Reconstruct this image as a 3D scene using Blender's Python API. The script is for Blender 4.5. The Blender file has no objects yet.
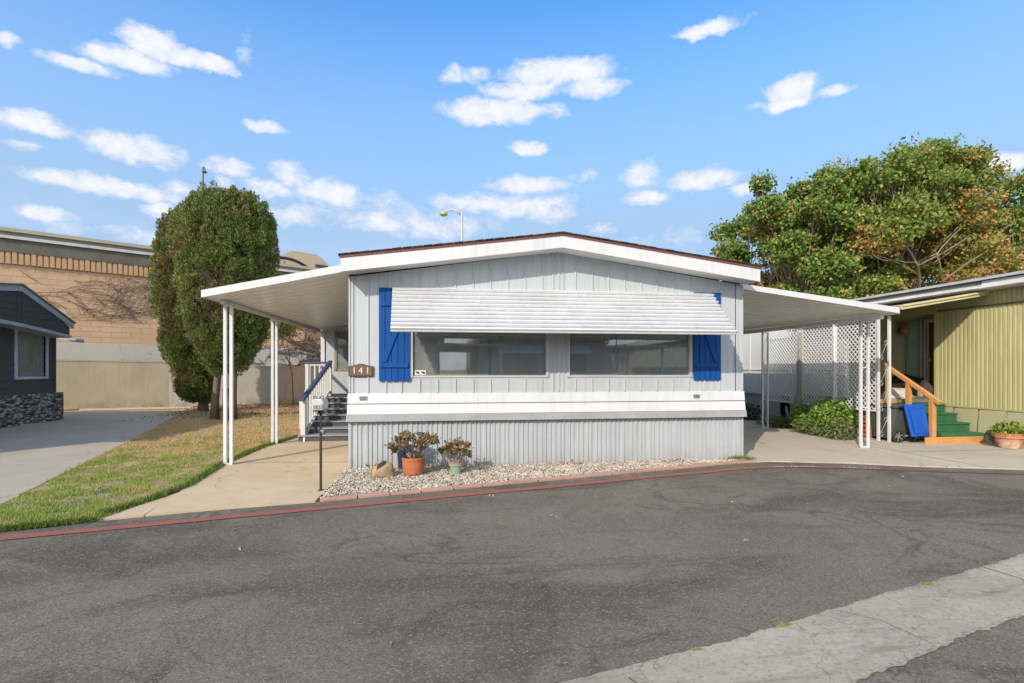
import bpy, math, random
import numpy as np
from mathutils import Vector, Matrix, noise as mnoise
random.seed(7); rng = np.random.default_rng(7)
R = math.radians; PI = math.pi
scene = bpy.context.scene
C = scene.collection

# ------------------------------------------------------------------ camera frame (a real place measured from one view)
F = 520.0; CH = 1.5; HZ = 368.0
YAW = math.atan(70/520); S_, C_ = math.sin(YAW), math.cos(YAW)
SUN_T = Vector((.78, 1.0, -.78)).normalized()     # direction light travels

# ------------------------------------------------------------------ materials
def nt_new(name):
    m = bpy.data.materials.new(name); m.use_nodes = True
    nt = m.node_tree; nt.nodes.clear()
    out = nt.nodes.new('ShaderNodeOutputMaterial')
    b = nt.nodes.new('ShaderNodeBsdfPrincipled')
    nt.links.new(b.outputs[0], out.inputs[0])
    return m, nt, b, out
def nd(nt, t, **kw):
    n = nt.nodes.new(t)
    for k, v in kw.items():
        if k.startswith('i_'): n.inputs[k[2:].replace('_', ' ')].default_value = v
        else: setattr(n, k, v)
    return n
def sock(nt, a, inp):
    if isinstance(a, bpy.types.NodeSocket): nt.links.new(a, inp)
    elif a is not None: inp.default_value = a
def c4(c): return (c[0], c[1], c[2], 1.0)
def math_(nt, op, a, b=None, c=None, clamp=False):
    n = nd(nt, 'ShaderNodeMath', operation=op, use_clamp=clamp)
    sock(nt, a, n.inputs[0]); sock(nt, b, n.inputs[1]); sock(nt, c, n.inputs[2])
    return n.outputs[0]
def vmath(nt, op, a, b=None):
    n = nd(nt, 'ShaderNodeVectorMath', operation=op)
    sock(nt, a, n.inputs[0]); sock(nt, b, n.inputs[1])
    return n
def mix_(nt, f, a, b, mode='MIX'):
    n = nd(nt, 'ShaderNodeMix', data_type='RGBA', blend_type=mode)
    sock(nt, f, n.inputs[0])
    sock(nt, c4(a) if isinstance(a, tuple) else a, n.inputs[6]); sock(nt, c4(b) if isinstance(b, tuple) else b, n.inputs[7])
    return n.outputs[2]
def pos_(nt): return nd(nt, 'ShaderNodeNewGeometry').outputs['Position']
def objc(nt): return nd(nt, 'ShaderNodeTexCoord').outputs['Object']
def scl(nt, v, s): return vmath(nt, 'MULTIPLY', v, s).outputs[0]
def noise_(nt, v, scale, detail=4, rough=.6, dist=0):
    n = nd(nt, 'ShaderNodeTexNoise'); sock(nt, v, n.inputs['Vector'])
    n.inputs['Scale'].default_value = scale; n.inputs['Detail'].default_value = detail
    n.inputs['Roughness'].default_value = rough; n.inputs['Distortion'].default_value = dist
    return n.outputs[0]
def ramp(nt, f, lo, hi, a=0., b=1.):
    n = nd(nt, 'ShaderNodeMapRange', clamp=True); sock(nt, f, n.inputs[0])
    n.inputs[1].default_value = lo; n.inputs[2].default_value = hi; n.inputs[3].default_value = a; n.inputs[4].default_value = b
    return n.outputs[0]
def bump_(nt, b, h, strength=.3, dist=.01):
    n = nd(nt, 'ShaderNodeBump'); n.inputs['Strength'].default_value = strength; n.inputs['Distance'].default_value = dist
    nt.links.new(h, n.inputs['Height']); nt.links.new(n.outputs[0], b.inputs['Normal'])
def sepz(nt, v, k='Z'):
    n = nd(nt, 'ShaderNodeSeparateXYZ'); nt.links.new(v, n.inputs[0]); return n.outputs[k]

_mc = {}
def M(name, col, rough=.6, col2=None, vs=2.5, var=.12, bump=0., bs=60., metal=0., stretch=(1,1,1), dirt=None, dz=(0,.3), dcol=(.25,.2,.14), spec=.5, streak=0.):
    """paint-like material with large tone patches, fine grain and optional splashed dirt near the ground"""
    if name in _mc: return _mc[name]
    m, nt, b, o = nt_new(name)
    p = pos_(nt); v = scl(nt, p, stretch)
    n1 = noise_(nt, v, vs, 5, .6)
    c2 = col2 or tuple(max(0, x*(1-2*var)) for x in col)
    c = mix_(nt, ramp(nt, n1, .35, .7), col, c2)
    n2 = noise_(nt, v, vs*9, 3, .6)
    c = mix_(nt, ramp(nt, n2, .3, .75, 0, var), c, tuple(x*.6 for x in col))
    if dirt:
        z = sepz(nt, p); d = ramp(nt, z, dz[0], dz[1], 1, 0)
        d = math_(nt, 'MULTIPLY', d, ramp(nt, noise_(nt, scl(nt, p, (1, 1, .3)), 7, 5, .7), .3, .7))
        c = mix_(nt, math_(nt, 'MULTIPLY', d, dirt), c, dcol)
    if streak:
        sn = noise_(nt, scl(nt, p, (9, 9, .45)), 1.6, 5, .7); c = mix_(nt, ramp(nt, sn, .50, .74, 0, streak), c, (col[0]*.55, col[1]*.50, col[2]*.42))
        c = mix_(nt, ramp(nt, noise_(nt, p, 34, 4, .75), .62, .72, 0, streak), c, (col[0]*.45, col[1]*.42, col[2]*.38))
    nt.links.new(c, b.inputs['Base Color'])
    b.inputs['Roughness'].default_value = rough; b.inputs['Metallic'].default_value = metal
    b.inputs['Specular IOR Level'].default_value = spec
    if bump: bump_(nt, b, noise_(nt, v, bs, 4, .6), bump, .01)
    _mc[name] = m
    return m

def leafmat(name, cols, weights, rough=.55, trans=.25, pscale=.8, patch=None, pthr=(.5,.65)):
    if name in _mc: return _mc[name]
    m, nt, b, o = nt_new(name)
    rnd = nd(nt, 'ShaderNodeNewGeometry').outputs['Random Per Island']
    cr = nd(nt, 'ShaderNodeValToRGB'); cr.color_ramp.interpolation = 'CONSTANT'
    el = cr.color_ramp.elements; acc = 0
    el[0].position = 0; el[0].color = c4(cols[0]); el[1].position = weights[0]; el[1].color = c4(cols[1])
    acc = weights[0]
    for c, w in zip(cols[2:], weights[1:]):
        acc += w; e = el.new(min(acc, .999)); e.color = c4(c)
    nt.links.new(rnd, cr.inputs[0]); c = cr.outputs[0]
    p = pos_(nt)
    if patch is not None:
        f = ramp(nt, noise_(nt, p, pscale, 4, .65), pthr[0], pthr[1])
        pc = mix_(nt, rnd, patch, tuple(x*.55 for x in patch))
        c = mix_(nt, math_(nt, 'MULTIPLY', f, .85), c, pc)
    c = mix_(nt, ramp(nt, noise_(nt, p, 3., 3), .35, .7, 0, .35), c, (0.02, 0.03, 0.01))
    nt.links.new(c, b.inputs['Base Color']); b.inputs['Roughness'].default_value = rough
    b.inputs['Specular IOR Level'].default_value = .3
    t = nd(nt, 'ShaderNodeBsdfTranslucent'); nt.links.new(c, t.inputs[0])
    mx = nd(nt, 'ShaderNodeMixShader'); mx.inputs[0].default_value = trans
    nt.links.new(b.outputs[0], mx.inputs[1]); nt.links.new(t.outputs[0], mx.inputs[2]); nt.links.new(mx.outputs[0], o.inputs[0])
    _mc[name] = m; return m

# ------------------------------------------------------------------ mesh builder
class MB:
    def __init__(s): s.v = []; s.f = []
    def add(s, vs, fs):
        k = len(s.v); s.v += [tuple(v) for v in vs]; s.f += [tuple(i+k for i in f) for f in fs]; return s
    def box(s, x0, x1, y0, y1, z0, z1):
        return s.add([(x0,y0,z0),(x1,y0,z0),(x1,y1,z0),(x0,y1,z0),(x0,y0,z1),(x1,y0,z1),(x1,y1,z1),(x0,y1,z1)],
                     [(0,3,2,1),(4,5,6,7),(0,1,5,4),(1,2,6,5),(2,3,7,6),(3,0,4,7)])
    def prism(s, pts, ax, a, b):
        """closed polygon extruded along an axis: ax 'y' pts=(x,z), 'x' pts=(y,z), 'z' pts=(x,y)"""
        def P(p, t): return (p[0], t, p[1]) if ax == 'y' else (t, p[0], p[1]) if ax == 'x' else (p[0], p[1], t)
        n = len(pts); vs = [P(p, a) for p in pts]+[P(p, b) for p in pts]
        fs = [tuple(range(n-1, -1, -1)), tuple(range(n, 2*n))]+[(i, (i+1) % n, n+(i+1) % n, n+i) for i in range(n)]
        return s.add(vs, fs)
    def strip(s, prof, ax, a, b, th=0):
        """open profile extruded (sheet), optional solid thickness given as an offset vector"""
        def P(p, t): return (p[0], t, p[1]) if ax == 'y' else (t, p[0], p[1]) if ax == 'x' else (p[0], p[1], t)
        n = len(prof); vs = [P(p, a) for p in prof]+[P(p, b) for p in prof]
        return s.add(vs, [(i, i+1, n+i+1, n+i) for i in range(n-1)])
    def tube(s, pts, r, n=8, cap=True):
        pts = [Vector(p) for p in pts]; rr = r if isinstance(r, (list, tuple)) else [r]*len(pts)
        rings = []; up = None
        for i, p in enumerate(pts):
            d = (pts[min(i+1, len(pts)-1)]-pts[max(i-1, 0)])
            if d.length < 1e-9: d = Vector((0,0,1))
            d.normalize()
            if up is None: up = d.orthogonal().normalized()
            up = (up-d*up.dot(d)); up = up.normalized() if up.length > 1e-6 else d.orthogonal().normalized()
            w = d.cross(up)
            rings.append([p+(up*math.cos(2*PI*k/n)+w*math.sin(2*PI*k/n))*rr[i] for k in range(n)])
        vs = [v for rg in rings for v in rg]; fs = []
        for i in range(len(rings)-1):
            for k in range(n): fs.append((i*n+k, i*n+(k+1) % n, (i+1)*n+(k+1) % n, (i+1)*n+k))
        if cap: fs += [tuple(range(n-1, -1, -1)), tuple(range((len(rings)-1)*n, len(rings)*n))]
        return s.add(vs, fs)
    def bar(s, a, b, w, h):
        """rectangular bar from a to b, w sideways, h in the upright direction"""
        a, b = Vector(a), Vector(b); d = (b-a).normalized()
        up = Vector((0,0,1)) if abs(d.z) < .99 else Vector((0,1,0))
        sd = d.cross(up).normalized(); u = sd.cross(d)
        vs = [p+sd*sx*w/2+u*sz*h/2 for p in (a, b) for sx, sz in ((-1,-1),(1,-1),(1,1),(-1,1))]
        return s.add(vs, [(0,3,2,1),(4,5,6,7),(0,1,5,4),(1,2,6,5),(2,3,7,6),(3,0,4,7)])
    def lathe(s, prof, c=(0,0,0), n=24, sx=1, sy=1):
        vs = []; fs = []
        for r, z in prof:
            for k in range(n): vs.append((c[0]+r*sx*math.cos(2*PI*k/n), c[1]+r*sy*math.sin(2*PI*k/n), c[2]+z))
        for i in range(len(prof)-1):
            for k in range(n): fs.append((i*n+k, i*n+(k+1) % n, (i+1)*n+(k+1) % n, (i+1)*n+k))
        fs += [tuple(range(n-1, -1, -1)), tuple(range((len(prof)-1)*n, len(prof)*n))]
        return s.add(vs, fs)
    def build(s, name, mat, parent=None, smooth=False, loc=None, bevel=0):
        me = bpy.data.meshes.new(name)
        k = loc or (0, 0, 0)
        me.from_pydata([(v[0]-k[0], v[1]-k[1], v[2]-k[2]) for v in s.v], [], s.f); me.validate(); me.materials.append(mat)
        if smooth: me.polygons.foreach_set('use_smooth', [True]*len(me.polygons))
        me.update()
        o = bpy.data.objects.new(name, me); C.objects.link(o); o.location = k
        if parent:
            o.parent = parent; o.location = Vector(k)-off(parent)
        if bevel:
            md = o.modifiers.new('bevel', 'BEVEL'); md.width = bevel; md.segments = 2; md.limit_method = 'ANGLE'
        return o
def off(o):
    t = Vector((0,0,0))
    while o: t += o.location; o = o.parent
    return t
def tag(o, label=None, cat=None, group=None, kind=None):
    if label: o['label'] = label
    if cat: o['category'] = cat
    if group: o['group'] = group
    if kind: o['kind'] = kind
    return o
def empty(name, loc, label=None, cat=None, group=None):
    o = bpy.data.objects.new(name, None); o.empty_display_size = .2; C.objects.link(o); o.location = loc
    return tag(o, label, cat, group)
def copy_tree(o, parent=None):
    c = o.copy(); C.objects.link(c); c.parent = parent
    for ch in list(o.children): copy_tree(ch, c)
    return c

def cards(name, P, size, mat, parent=None, up=None, aspect=.55, updir=0., kind=None, fold=.25):
    """many small folded leaves at points P (n,3)"""
    n = len(P); P = np.asarray(P, float)
    sz = np.asarray(size)*np.ones(n)
    A = rng.normal(size=(n, 3)); A /= np.linalg.norm(A, axis=1)[:, None]
    if up is not None: A = A*(1-updir)+np.asarray(up)*updir; A /= np.linalg.norm(A, axis=1)[:, None]
    B = np.cross(A, rng.normal(size=(n, 3))); B /= np.linalg.norm(B, axis=1)[:, None]
    N = np.cross(A, B)
    L = A*sz[:, None]; W = B*(sz*aspect/2)[:, None]; Nn = N*(sz*fold*aspect)[:, None]
    V = np.stack([P, P+L*.45+W+Nn, P+L, P+L*.45-W+Nn], 1).reshape(-1, 3)
    o_ = off(parent) if parent else Vector((0,0,0)); V = V-np.array(o_)
    me = bpy.data.meshes.new(name); me.vertices.add(4*n); me.vertices.foreach_set('co', V.ravel())
    idx = np.arange(4*n).reshape(n, 4); tri = np.stack([idx[:, [0,1,2]], idx[:, [0,2,3]]], 1).reshape(-1)
    me.loops.add(6*n); me.loops.foreach_set('vertex_index', tri)
    me.polygons.add(2*n); me.polygons.foreach_set('loop_start', np.arange(0, 6*n, 3)); me.polygons.foreach_set('loop_total', np.full(2*n, 3))
    me.update(calc_edges=True); me.materials.append(mat)
    o = bpy.data.objects.new(name, me); C.objects.link(o)
    if parent: o.parent = parent
    if kind: o['kind'] = kind
    return o

def text_mesh(name, txt, size, mat, parent, mtx, extrude=.003, spacing=1.0, sx=1.0):
    cu = bpy.data.curves.new(name, 'FONT'); cu.body = txt; cu.size = size; cu.extrude = extrude
    cu.align_x = 'CENTER'; cu.align_y = 'CENTER'; cu.space_character = spacing
    t = bpy.data.objects.new(name, cu); C.objects.link(t)
    dg = bpy.context.evaluated_depsgraph_get(); me = bpy.data.meshes.new_from_object(t.evaluated_get(dg))
    bpy.data.objects.remove(t)
    me.transform(Matrix.Diagonal((sx, 1, 1, 1)))
    me.transform(mtx); me.materials.clear(); me.materials.append(mat)
    o = bpy.data.objects.new(name, me); C.objects.link(o)
    if parent:
        me.transform(Matrix.Translation(-off(parent))); o.parent = parent
    return o

# ------------------------------------------------------------------ palette
white = M('white_paint', (.63,.64,.65), .45, (.57,.58,.59), 1.5, .07, bump=.2, bs=4, streak=.30)
white2 = M('white_metal', (.66,.655,.64), .4, (.58,.575,.56), 3, .06)
sidingm = M('pale_grey_siding', (.465,.50,.52), .5, (.42,.455,.475), 1.2, .07, stretch=(1,1,.35), bump=.3, bs=3.5, streak=.35)
skirtm = M('skirting_metal', (.44,.47,.49), .45, (.385,.41,.435), 3, .10, stretch=(1,1,.25), streak=.4, dirt=.75, dz=(0,.26), dcol=(.3,.25,.19))
greytrim = M('grey_trim', (.42,.435,.44), .5)
blue = M('blue_paint', (.004,.080,.32), .55, (.005,.068,.27), 5, .2, spec=.2, stretch=(1,1,.12), bump=.4, bs=30, streak=.25)
navy = M('navy_rail_paint', (.055,.08,.20), .5)
roofm = M('brown_shingle', (.075,.035,.03), .9, (.05,.028,.026), 6, .2, bump=.5, bs=40)
dripm = M('red_brown_edge', (.17,.062,.05), .7, (.12,.05,.04), 5, .1)
darkgrey = M('dark_grey_tread', (.085,.088,.095), .8, (.06,.062,.07), 5, .15)
black = M('black_metal', (.02,.02,.022), .4)
soffit = M('porch_roof_metal', (.84,.81,.75), .32, (.78,.75,.69), 1.2, .08)
galv = M('weathered_metal', (.42,.43,.44), .5, (.3,.31,.32), 5, .15)

def glass(name, tint=(.75,.8,.8), refl=.3):
    m, nt, b, o = nt_new(name)
    t = nd(nt, 'ShaderNodeBsdfTransparent'); t.inputs[0].default_value = c4(tint)
    g = nd(nt, 'ShaderNodeBsdfGlossy'); g.inputs['Roughness'].default_value = .015; g.inputs[0].default_value = (.85,.9,.9,1)
    p = pos_(nt); bp = nd(nt, 'ShaderNodeBump'); bp.inputs['Strength'].default_value = .05; bp.inputs['Distance'].default_value = .02
    nt.links.new(noise_(nt, p, 1.6, 1), bp.inputs['Height']); nt.links.new(bp.outputs[0], g.inputs['Normal'])
    mx = nd(nt, 'ShaderNodeMixShader'); mx.inputs[0].default_value = refl
    nt.links.new(t.outputs[0], mx.inputs[1]); nt.links.new(g.outputs[0], mx.inputs[2])
    df = nd(nt, 'ShaderNodeBsdfDiffuse'); df.inputs[0].default_value = (.52,.54,.52,1)      # film of dust on the pane
    m2 = nd(nt, 'ShaderNodeMixShader'); nt.links.new(ramp(nt, noise_(nt, p, 2.2, 4), .3, .7, .18, .30), m2.inputs[0])
    nt.links.new(mx.outputs[0], m2.inputs[1]); nt.links.new(df.outputs[0], m2.inputs[2]); nt.links.new(m2.outputs[0], o.inputs[0])
    return m
glassm = glass('window_glass', (.72,.76,.75), .20)


# ================================================================== ground materials
def mat_asphalt(name, base=(.168,.146,.108), dark=(.066,.059,.046)):
    m, nt, b, o = nt_new(name); p = pos_(nt)
    big = noise_(nt, p, .30, 5, .6, 1.3)
    c = mix_(nt, ramp(nt, big, .42, .60), base, tuple(x*.68 for x in base))
    c = mix_(nt, ramp(nt, noise_(nt, scl(nt, p, (.5,1.4,1)), 1.1, 6, .65, .8), .50, .72, 0, .45), c, tuple(x*1.25 for x in base))
    st = noise_(nt, scl(nt, p, (.45,1.0,1)), .62, 6, .62, 1.8)
    c = mix_(nt, ramp(nt, st, .50, .62, 0, .78), c, dark)
    for sc_, th_, fc_, ds_ in ((.62, .034, .75, .9), (.95, .018, .6, 1.6)):     # winding damp marks
        w = noise_(nt, p, sc_, 3, .55, ds_); l = math_(nt, 'ABSOLUTE', math_(nt, 'SUBTRACT', w, .5))
        c = mix_(nt, math_(nt, 'MULTIPLY', ramp(nt, l, .002, th_, fc_, 0), ramp(nt, noise_(nt, p, .42, 3), .42, .56)), c, dark)
    for vs_, r0, r1, kk in ((1.1, .055, .085, .55), (3.7, .05, .09, .72)):       # oil drips
        vo = nd(nt, 'ShaderNodeTexVoronoi'); vo.inputs['Scale'].default_value = vs_; vo.inputs['Randomness'].default_value = 1
        nt.links.new(scl(nt, p, (1,1.5,1)), vo.inputs['Vector'])
        dd = math_(nt, 'ADD', vo.outputs['Distance'], math_(nt, 'MULTIPLY', noise_(nt, p, 16, 3), .07))
        keep = math_(nt, 'MULTIPLY', ramp(nt, sepz(nt, vo.outputs['Color'], 'X'), kk, kk+.03), ramp(nt, noise_(nt, p, .35, 2), .44, .56))
        c = mix_(nt, math_(nt, 'MULTIPLY', ramp(nt, dd, r0+.02, r1+.02, .85, 0), keep), c, (.018,.017,.016))
    g = nd(nt, 'ShaderNodeTexVoronoi'); g.inputs['Scale'].default_value = 105; nt.links.new(p, g.inputs['Vector'])
    gc = sepz(nt, g.outputs['Color'], 'X')
    c = mix_(nt, ramp(nt, gc, .84, .96, 0, .65), c, (.27,.25,.20))
    c = mix_(nt, ramp(nt, gc, .28, .08, 0, .5), c, (.035,.033,.028))
    c = mix_(nt, ramp(nt, noise_(nt, p, 60, 3, .7), .35, .7, .0, .25), c, (.16,.145,.12))
    nt.links.new(c, b.inputs['Base Color']); b.inputs['Roughness'].default_value = .9; b.inputs['Specular IOR Level'].default_value = .25
    h = math_(nt, 'ADD', g.outputs['Distance'], math_(nt, 'MULTIPLY', noise_(nt, p, 5, 5), .8))
    bump_(nt, b, h, .35, .006)
    return m
def mat_concrete(name, base, warm, stain=.5, joints=None, scale=1.0):
    m, nt, b, o = nt_new(name); p = pos_(nt)
    c = mix_(nt, ramp(nt, noise_(nt, p, .8*scale, 6, .65, .5), .38, .66), base, warm)
    c = mix_(nt, ramp(nt, noise_(nt, p, 3.2*scale, 5, .7, .4), .5, .75, 0, stain), c, tuple(x*.68 for x in base))
    c = mix_(nt, ramp(nt, noise_(nt, p, 120, 2, .7), .35, .75, 0, .3), c, tuple(x*.5 for x in base))
    w = noise_(nt, p, .55, 4, .6, .6); l = math_(nt, 'ABSOLUTE', math_(nt, 'SUBTRACT', w, .47))
    c = mix_(nt, ramp(nt, l, .0008, .003, .55, 0), c, tuple(x*.3 for x in base))
    nt.links.new(c, b.inputs['Base Color']); b.inputs['Roughness'].default_value = .9; b.inputs['Specular IOR Level'].default_value = .25
    bump_(nt, b, noise_(nt, p, 70, 4, .7), .25, .006)
    return m
asphalt = mat_asphalt('asphalt')
conc_path = mat_concrete('sandy_concrete', (.57,.455,.31), (.49,.37,.235), .35)
conc_drive = mat_concrete('grey_concrete', (.49,.44,.355), (.43,.38,.295), .3)
conc_left = mat_concrete('left_drive_concrete', (.44,.385,.305), (.38,.33,.26), .25)
def mat_gutter():
    m, nt, b, o = nt_new('gutter_concrete'); p = pos_(nt)
    c = mix_(nt, ramp(nt, noise_(nt, scl(nt, p, (.6,1.6,1)), 1.5, 6, .68, .8), .36, .64), (.40,.355,.27), (.30,.265,.20))
    c = mix_(nt, ramp(nt, noise_(nt, scl(nt, p, (.4,2.2,1)), 2.6, 6, .7, .6), .52, .68, 0, .6), c, (.15,.13,.105))
    g = nd(nt, 'ShaderNodeTexVoronoi'); g.inputs['Scale'].default_value = 70; nt.links.new(p, g.inputs['Vector']); gc = sepz(nt, g.outputs['Color'], 'X')
    c = mix_(nt, ramp(nt, gc, .84, .96, 0, .25), c, (.45,.41,.33)); c = mix_(nt, ramp(nt, gc, .16, .06, 0, .3), c, (.12,.105,.085))
    c = mix_(nt, ramp(nt, noise_(nt, p, 18, 5, .75), .5, .68, 0, .4), c, (.17,.15,.12))
    w = noise_(nt, p, .9, 4, .6, .8); l = math_(nt, 'ABSOLUTE', math_(nt, 'SUBTRACT', w, .5)); c = mix_(nt, ramp(nt, l, .0008, .003, .5, 0), c, (.08,.07,.055))
    nt.links.new(c, b.inputs['Base Color']); b.inputs['Roughness'].default_value = .92; b.inputs['Specular IOR Level'].default_value = .2
    bump_(nt, b, math_(nt, 'ADD', g.outputs['Distance'], noise_(nt, p, 22, 5, .75)), .12, .003); return m
conc_gut = mat_gutter()

def mat_dirt():
    m, nt, b, o = nt_new('dry_soil'); p = pos_(nt)
    c = mix_(nt, ramp(nt, noise_(nt, p, .7, 6, .7), .35, .65), (.40,.235,.115), (.48,.33,.19))
    c = mix_(nt, ramp(nt, noise_(nt, p, 6, 5, .7), .45, .7, 0, .6), c, (.20,.12,.06))
    nt.links.new(c, b.inputs['Base Color']); b.inputs['Roughness'].default_value = 1
    bump_(nt, b, noise_(nt, p, 25, 5, .7), .5, .02); return m
dirt = mat_dirt()
def mat_lawnsoil():
    m, nt, b, o = nt_new('lawn_soil'); p = pos_(nt)
    c = mix_(nt, ramp(nt, noise_(nt, p, .9, 6, .7), .38, .62), (.26,.22,.09), (.46,.34,.19))
    c = mix_(nt, ramp(nt, noise_(nt, p, 9, 5, .7), .4, .7, 0, .8), c, (.10,.095,.035))
    nt.links.new(c, b.inputs['Base Color']); b.inputs['Roughness'].default_value = 1
    bump_(nt, b, noise_(nt, p, 40, 5, .7), .6, .03); return m

def sheet(name, pts, z, mat, th=0, kind='structure'):
    b = MB()
    if th: b.prism(pts, 'z', z-th, z)
    else: b.add([(x, y, z) for x, y in pts], [tuple(range(len(pts)))])
    o = b.build(name, mat)
    # faces upward
    import bmesh
    bm = bmesh.new(); bm.from_mesh(o.data); bmesh.ops.triangulate(bm, faces=[f for f in bm.faces if len(f.verts) > 4]); bmesh.ops.recalc_face_normals(bm, faces=bm.faces); bm.to_mesh(o.data); bm.free()
    if kind: o['kind'] = kind
    return o
sheet('ground', [(-400,-400),(400,-400),(400,400),(-400,400)], -.03, dirt)
EDGE = [(-30,-6.5),(-16,.8),(-8,4.2),(-4.07,5.40),(-3.5,5.58),(-3.05,5.72),(-2.63,5.84),(-2.07,5.96),(-1.36,6.10),(-.70,6.27),(-.02,6.45),(1.29,6.80),(2.83,7.20),(3.89,7.48),(4.66,7.68),(5.24,7.74),(6.38,7.43),(7.25,7.03),(8.57,6.62),(12,5.2),(20,1.5),(34,-6.5)]
sheet('road', [(-60,-30),(60,-30),(60,-6.5)]+EDGE[::-1]+[(-60,-6.5)], -.012, asphalt)
# jagged edge for the swale gutter
def jag(pts, amp, step=.08):
    out = []
    for (x0,y0),(x1,y1) in zip(pts[:-1], pts[1:]):
        n = max(1, int(math.hypot(x1-x0, y1-y0)/step))
        for i in range(n):
            t = i/n; x = x0+(x1-x0)*t; y = y0+(y1-y0)*t
            out.append((x, y+(mnoise.noise(Vector((x*2.2, y*2.2, 4)))*amp*.6+mnoise.noise(Vector((x*15, y*9, 1)))*amp*.5+mnoise.noise(Vector((x*47, y*31, 7)))*amp*.35)))
    return out+[pts[-1]]
gu = jag([(-9,-.9),(-4,1.05),(.49,2.42),(1.06,2.55),(1.8,2.76),(2.89,3.10),(3.74,3.33),(4.65,3.62),(8,4.75),(14,5.6)], .034, .02)
gd = jag([(-9,-1.75),(-4,.25),(.2,1.72),(1.9,2.23),(2.86,2.54),(3.49,2.71),(4.65,3.0),(8,3.9),(14,4.6)], .045, .02)
def ribbon(name, A, Bp, z, mat):
    n = 900 if name == 'gutter' else 500
    def res(P):
        L = [0]
        for a, b in zip(P[:-1], P[1:]): L.append(L[-1]+math.hypot(b[0]-a[0], b[1]-a[1]))
        out = []; j = 0
        for i in range(n+1):
            t = L[-1]*i/n
            while j < len(L)-2 and L[j+1] < t: j += 1
            k = (t-L[j])/max(1e-9, L[j+1]-L[j]); out.append((P[j][0]+(P[j+1][0]-P[j][0])*k, P[j][1]+(P[j+1][1]-P[j][1])*k))
        return out
    a, b = res(A), res(Bp); vs = []; fs = []
    rows = 7
    for i in range(n+1):
        for r in range(rows):
            t = r/(rows-1); vs.append((b[i][0]+(a[i][0]-b[i][0])*t, b[i][1]+(a[i][1]-b[i][1])*t, z-.0))
    for i in range(n):
        for r in range(rows-1):
            k = i*rows+r; fs.append((k, k+rows, k+rows+1, k+1))
    mb = MB(); mb.add(vs, fs); o = mb.build(name, mat); o['kind'] = 'structure'; return o
ribbon('gutter', gu, gd, -.006, conc_gut)

def crack(P, w, mat, name='gutter_crack'):
    rn = random.Random(len(P)*7+int(w*1e4)); pts = jag(P, .02, .03); n = len(pts); vs = []
    for i, (x, y) in enumerate(pts):
        a = pts[max(0, i-1)]; b_ = pts[min(n-1, i+1)]; dx, dy = b_[0]-a[0], b_[1]-a[1]; l = math.hypot(dx, dy) or 1; ww = w*(.62+.5*mnoise.noise(Vector((x*9, y*9, 3)))+.25*mnoise.noise(Vector((x*40, y*40, 3))))
        vs += [(x-dy/l*ww, y+dx/l*ww, -.003), (x+dy/l*ww, y-dx/l*ww, -.003)]
    b = MB(); b.add(vs, [(2*i, 2*i+1, 2*i+3, 2*i+2) for i in range(n-1)]); o = b.build(name, mat); o['kind'] = 'structure'
crk = M('crack_filler', (.40,.36,.29), .9, (.15,.13,.10), 30, .2); crd = M('crack_dirt', (.07,.06,.05), .95)
crack([(2.42,2.95),(2.6,2.78),(2.66,2.5)], .010, crk); crack([(4.05,3.42),(4.1,3.2),(3.95,2.83)], .006, crd)
crack([(.9,2.42),(1.0,2.2),(1.15,2.02)], .006, crd); crack([(5.6,3.9),(5.7,3.6),(5.75,3.3)], .007, crd)
crack([(1.9,2.245),(2.86,2.555),(3.49,2.725),(4.65,3.015)], .016, crk, 'gutter_edge_mortar')
crack([(2.9,3.09),(3.74,3.32),(4.65,3.61)], .008, crk, 'gutter_edge_mortar')

# faded red kerb stripe painted on the asphalt
def mat_redline():
    m, nt, b, o = nt_new('faded_red_paint'); p = pos_(nt)
    c = mix_(nt, ramp(nt, noise_(nt, p, 4, 5, .7), .35, .7), (.38,.085,.06), (.27,.085,.06))
    g = nd(nt, 'ShaderNodeTexVoronoi'); g.inputs['Scale'].default_value = 95; nt.links.new(p, g.inputs['Vector'])
    c = mix_(nt, ramp(nt, sepz(nt, g.outputs['Color'], 'X'), .55, .9, 0, .6), c, (.13,.10,.09))
    c = mix_(nt, ramp(nt, noise_(nt, p, 30, 5, .8), .47, .66, 0, .75), c, (.11,.09,.078))
    wx = ramp(nt, sepz(nt, p, 'X'), 4.4, 6.6, 0, .75)
    c = mix_(nt, wx, c, (.12,.09,.085))
    nt.links.new(c, b.inputs['Base Color']); b.inputs['Roughness'].default_value = .85
    bump_(nt, b, g.outputs['Distance'], .4, .005); return m
RL = [(-12,2.6),(-6.5,4.5),(-3.89,5.16),(-3.16,5.34),(-2.38,5.54),(-1.5,5.76),(-.8,5.93),(-.02,6.14),(1.21,6.44),(2.68,6.83),(3.6,7.06),(4.43,7.27),(4.95,7.33),(5.5,7.27),(6.13,7.10),(6.97,6.78),(8.28,6.36),(12,4.9)]
def offs(P, d):
    out = []
    for i, (x, y) in enumerate(P):
        a = P[max(0, i-1)]; b = P[min(len(P)-1, i+1)]; dx, dy = b[0]-a[0], b[1]-a[1]; l = math.hypot(dx, dy)
        out.append((x-dy/l*d, y+dx/l*d))
    return out
rl = ribbon('painted_kerb_line', jag(offs(RL, .068), .014, .06), jag(offs(RL, -.068), .018, .06), -.005, mat_redline())
def mat_worn_white():
    m, nt, b, o = nt_new('worn_white_lettering'); p = pos_(nt)
    c = mix_(nt, ramp(nt, noise_(nt, p, 26, 4, .7), .46, .56), (.62,.56,.53), (.26,.11,.09))
    nt.links.new(c, b.inputs['Base Color']); b.inputs['Roughness'].default_value = .85; return m
wornw = mat_worn_white()
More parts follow.
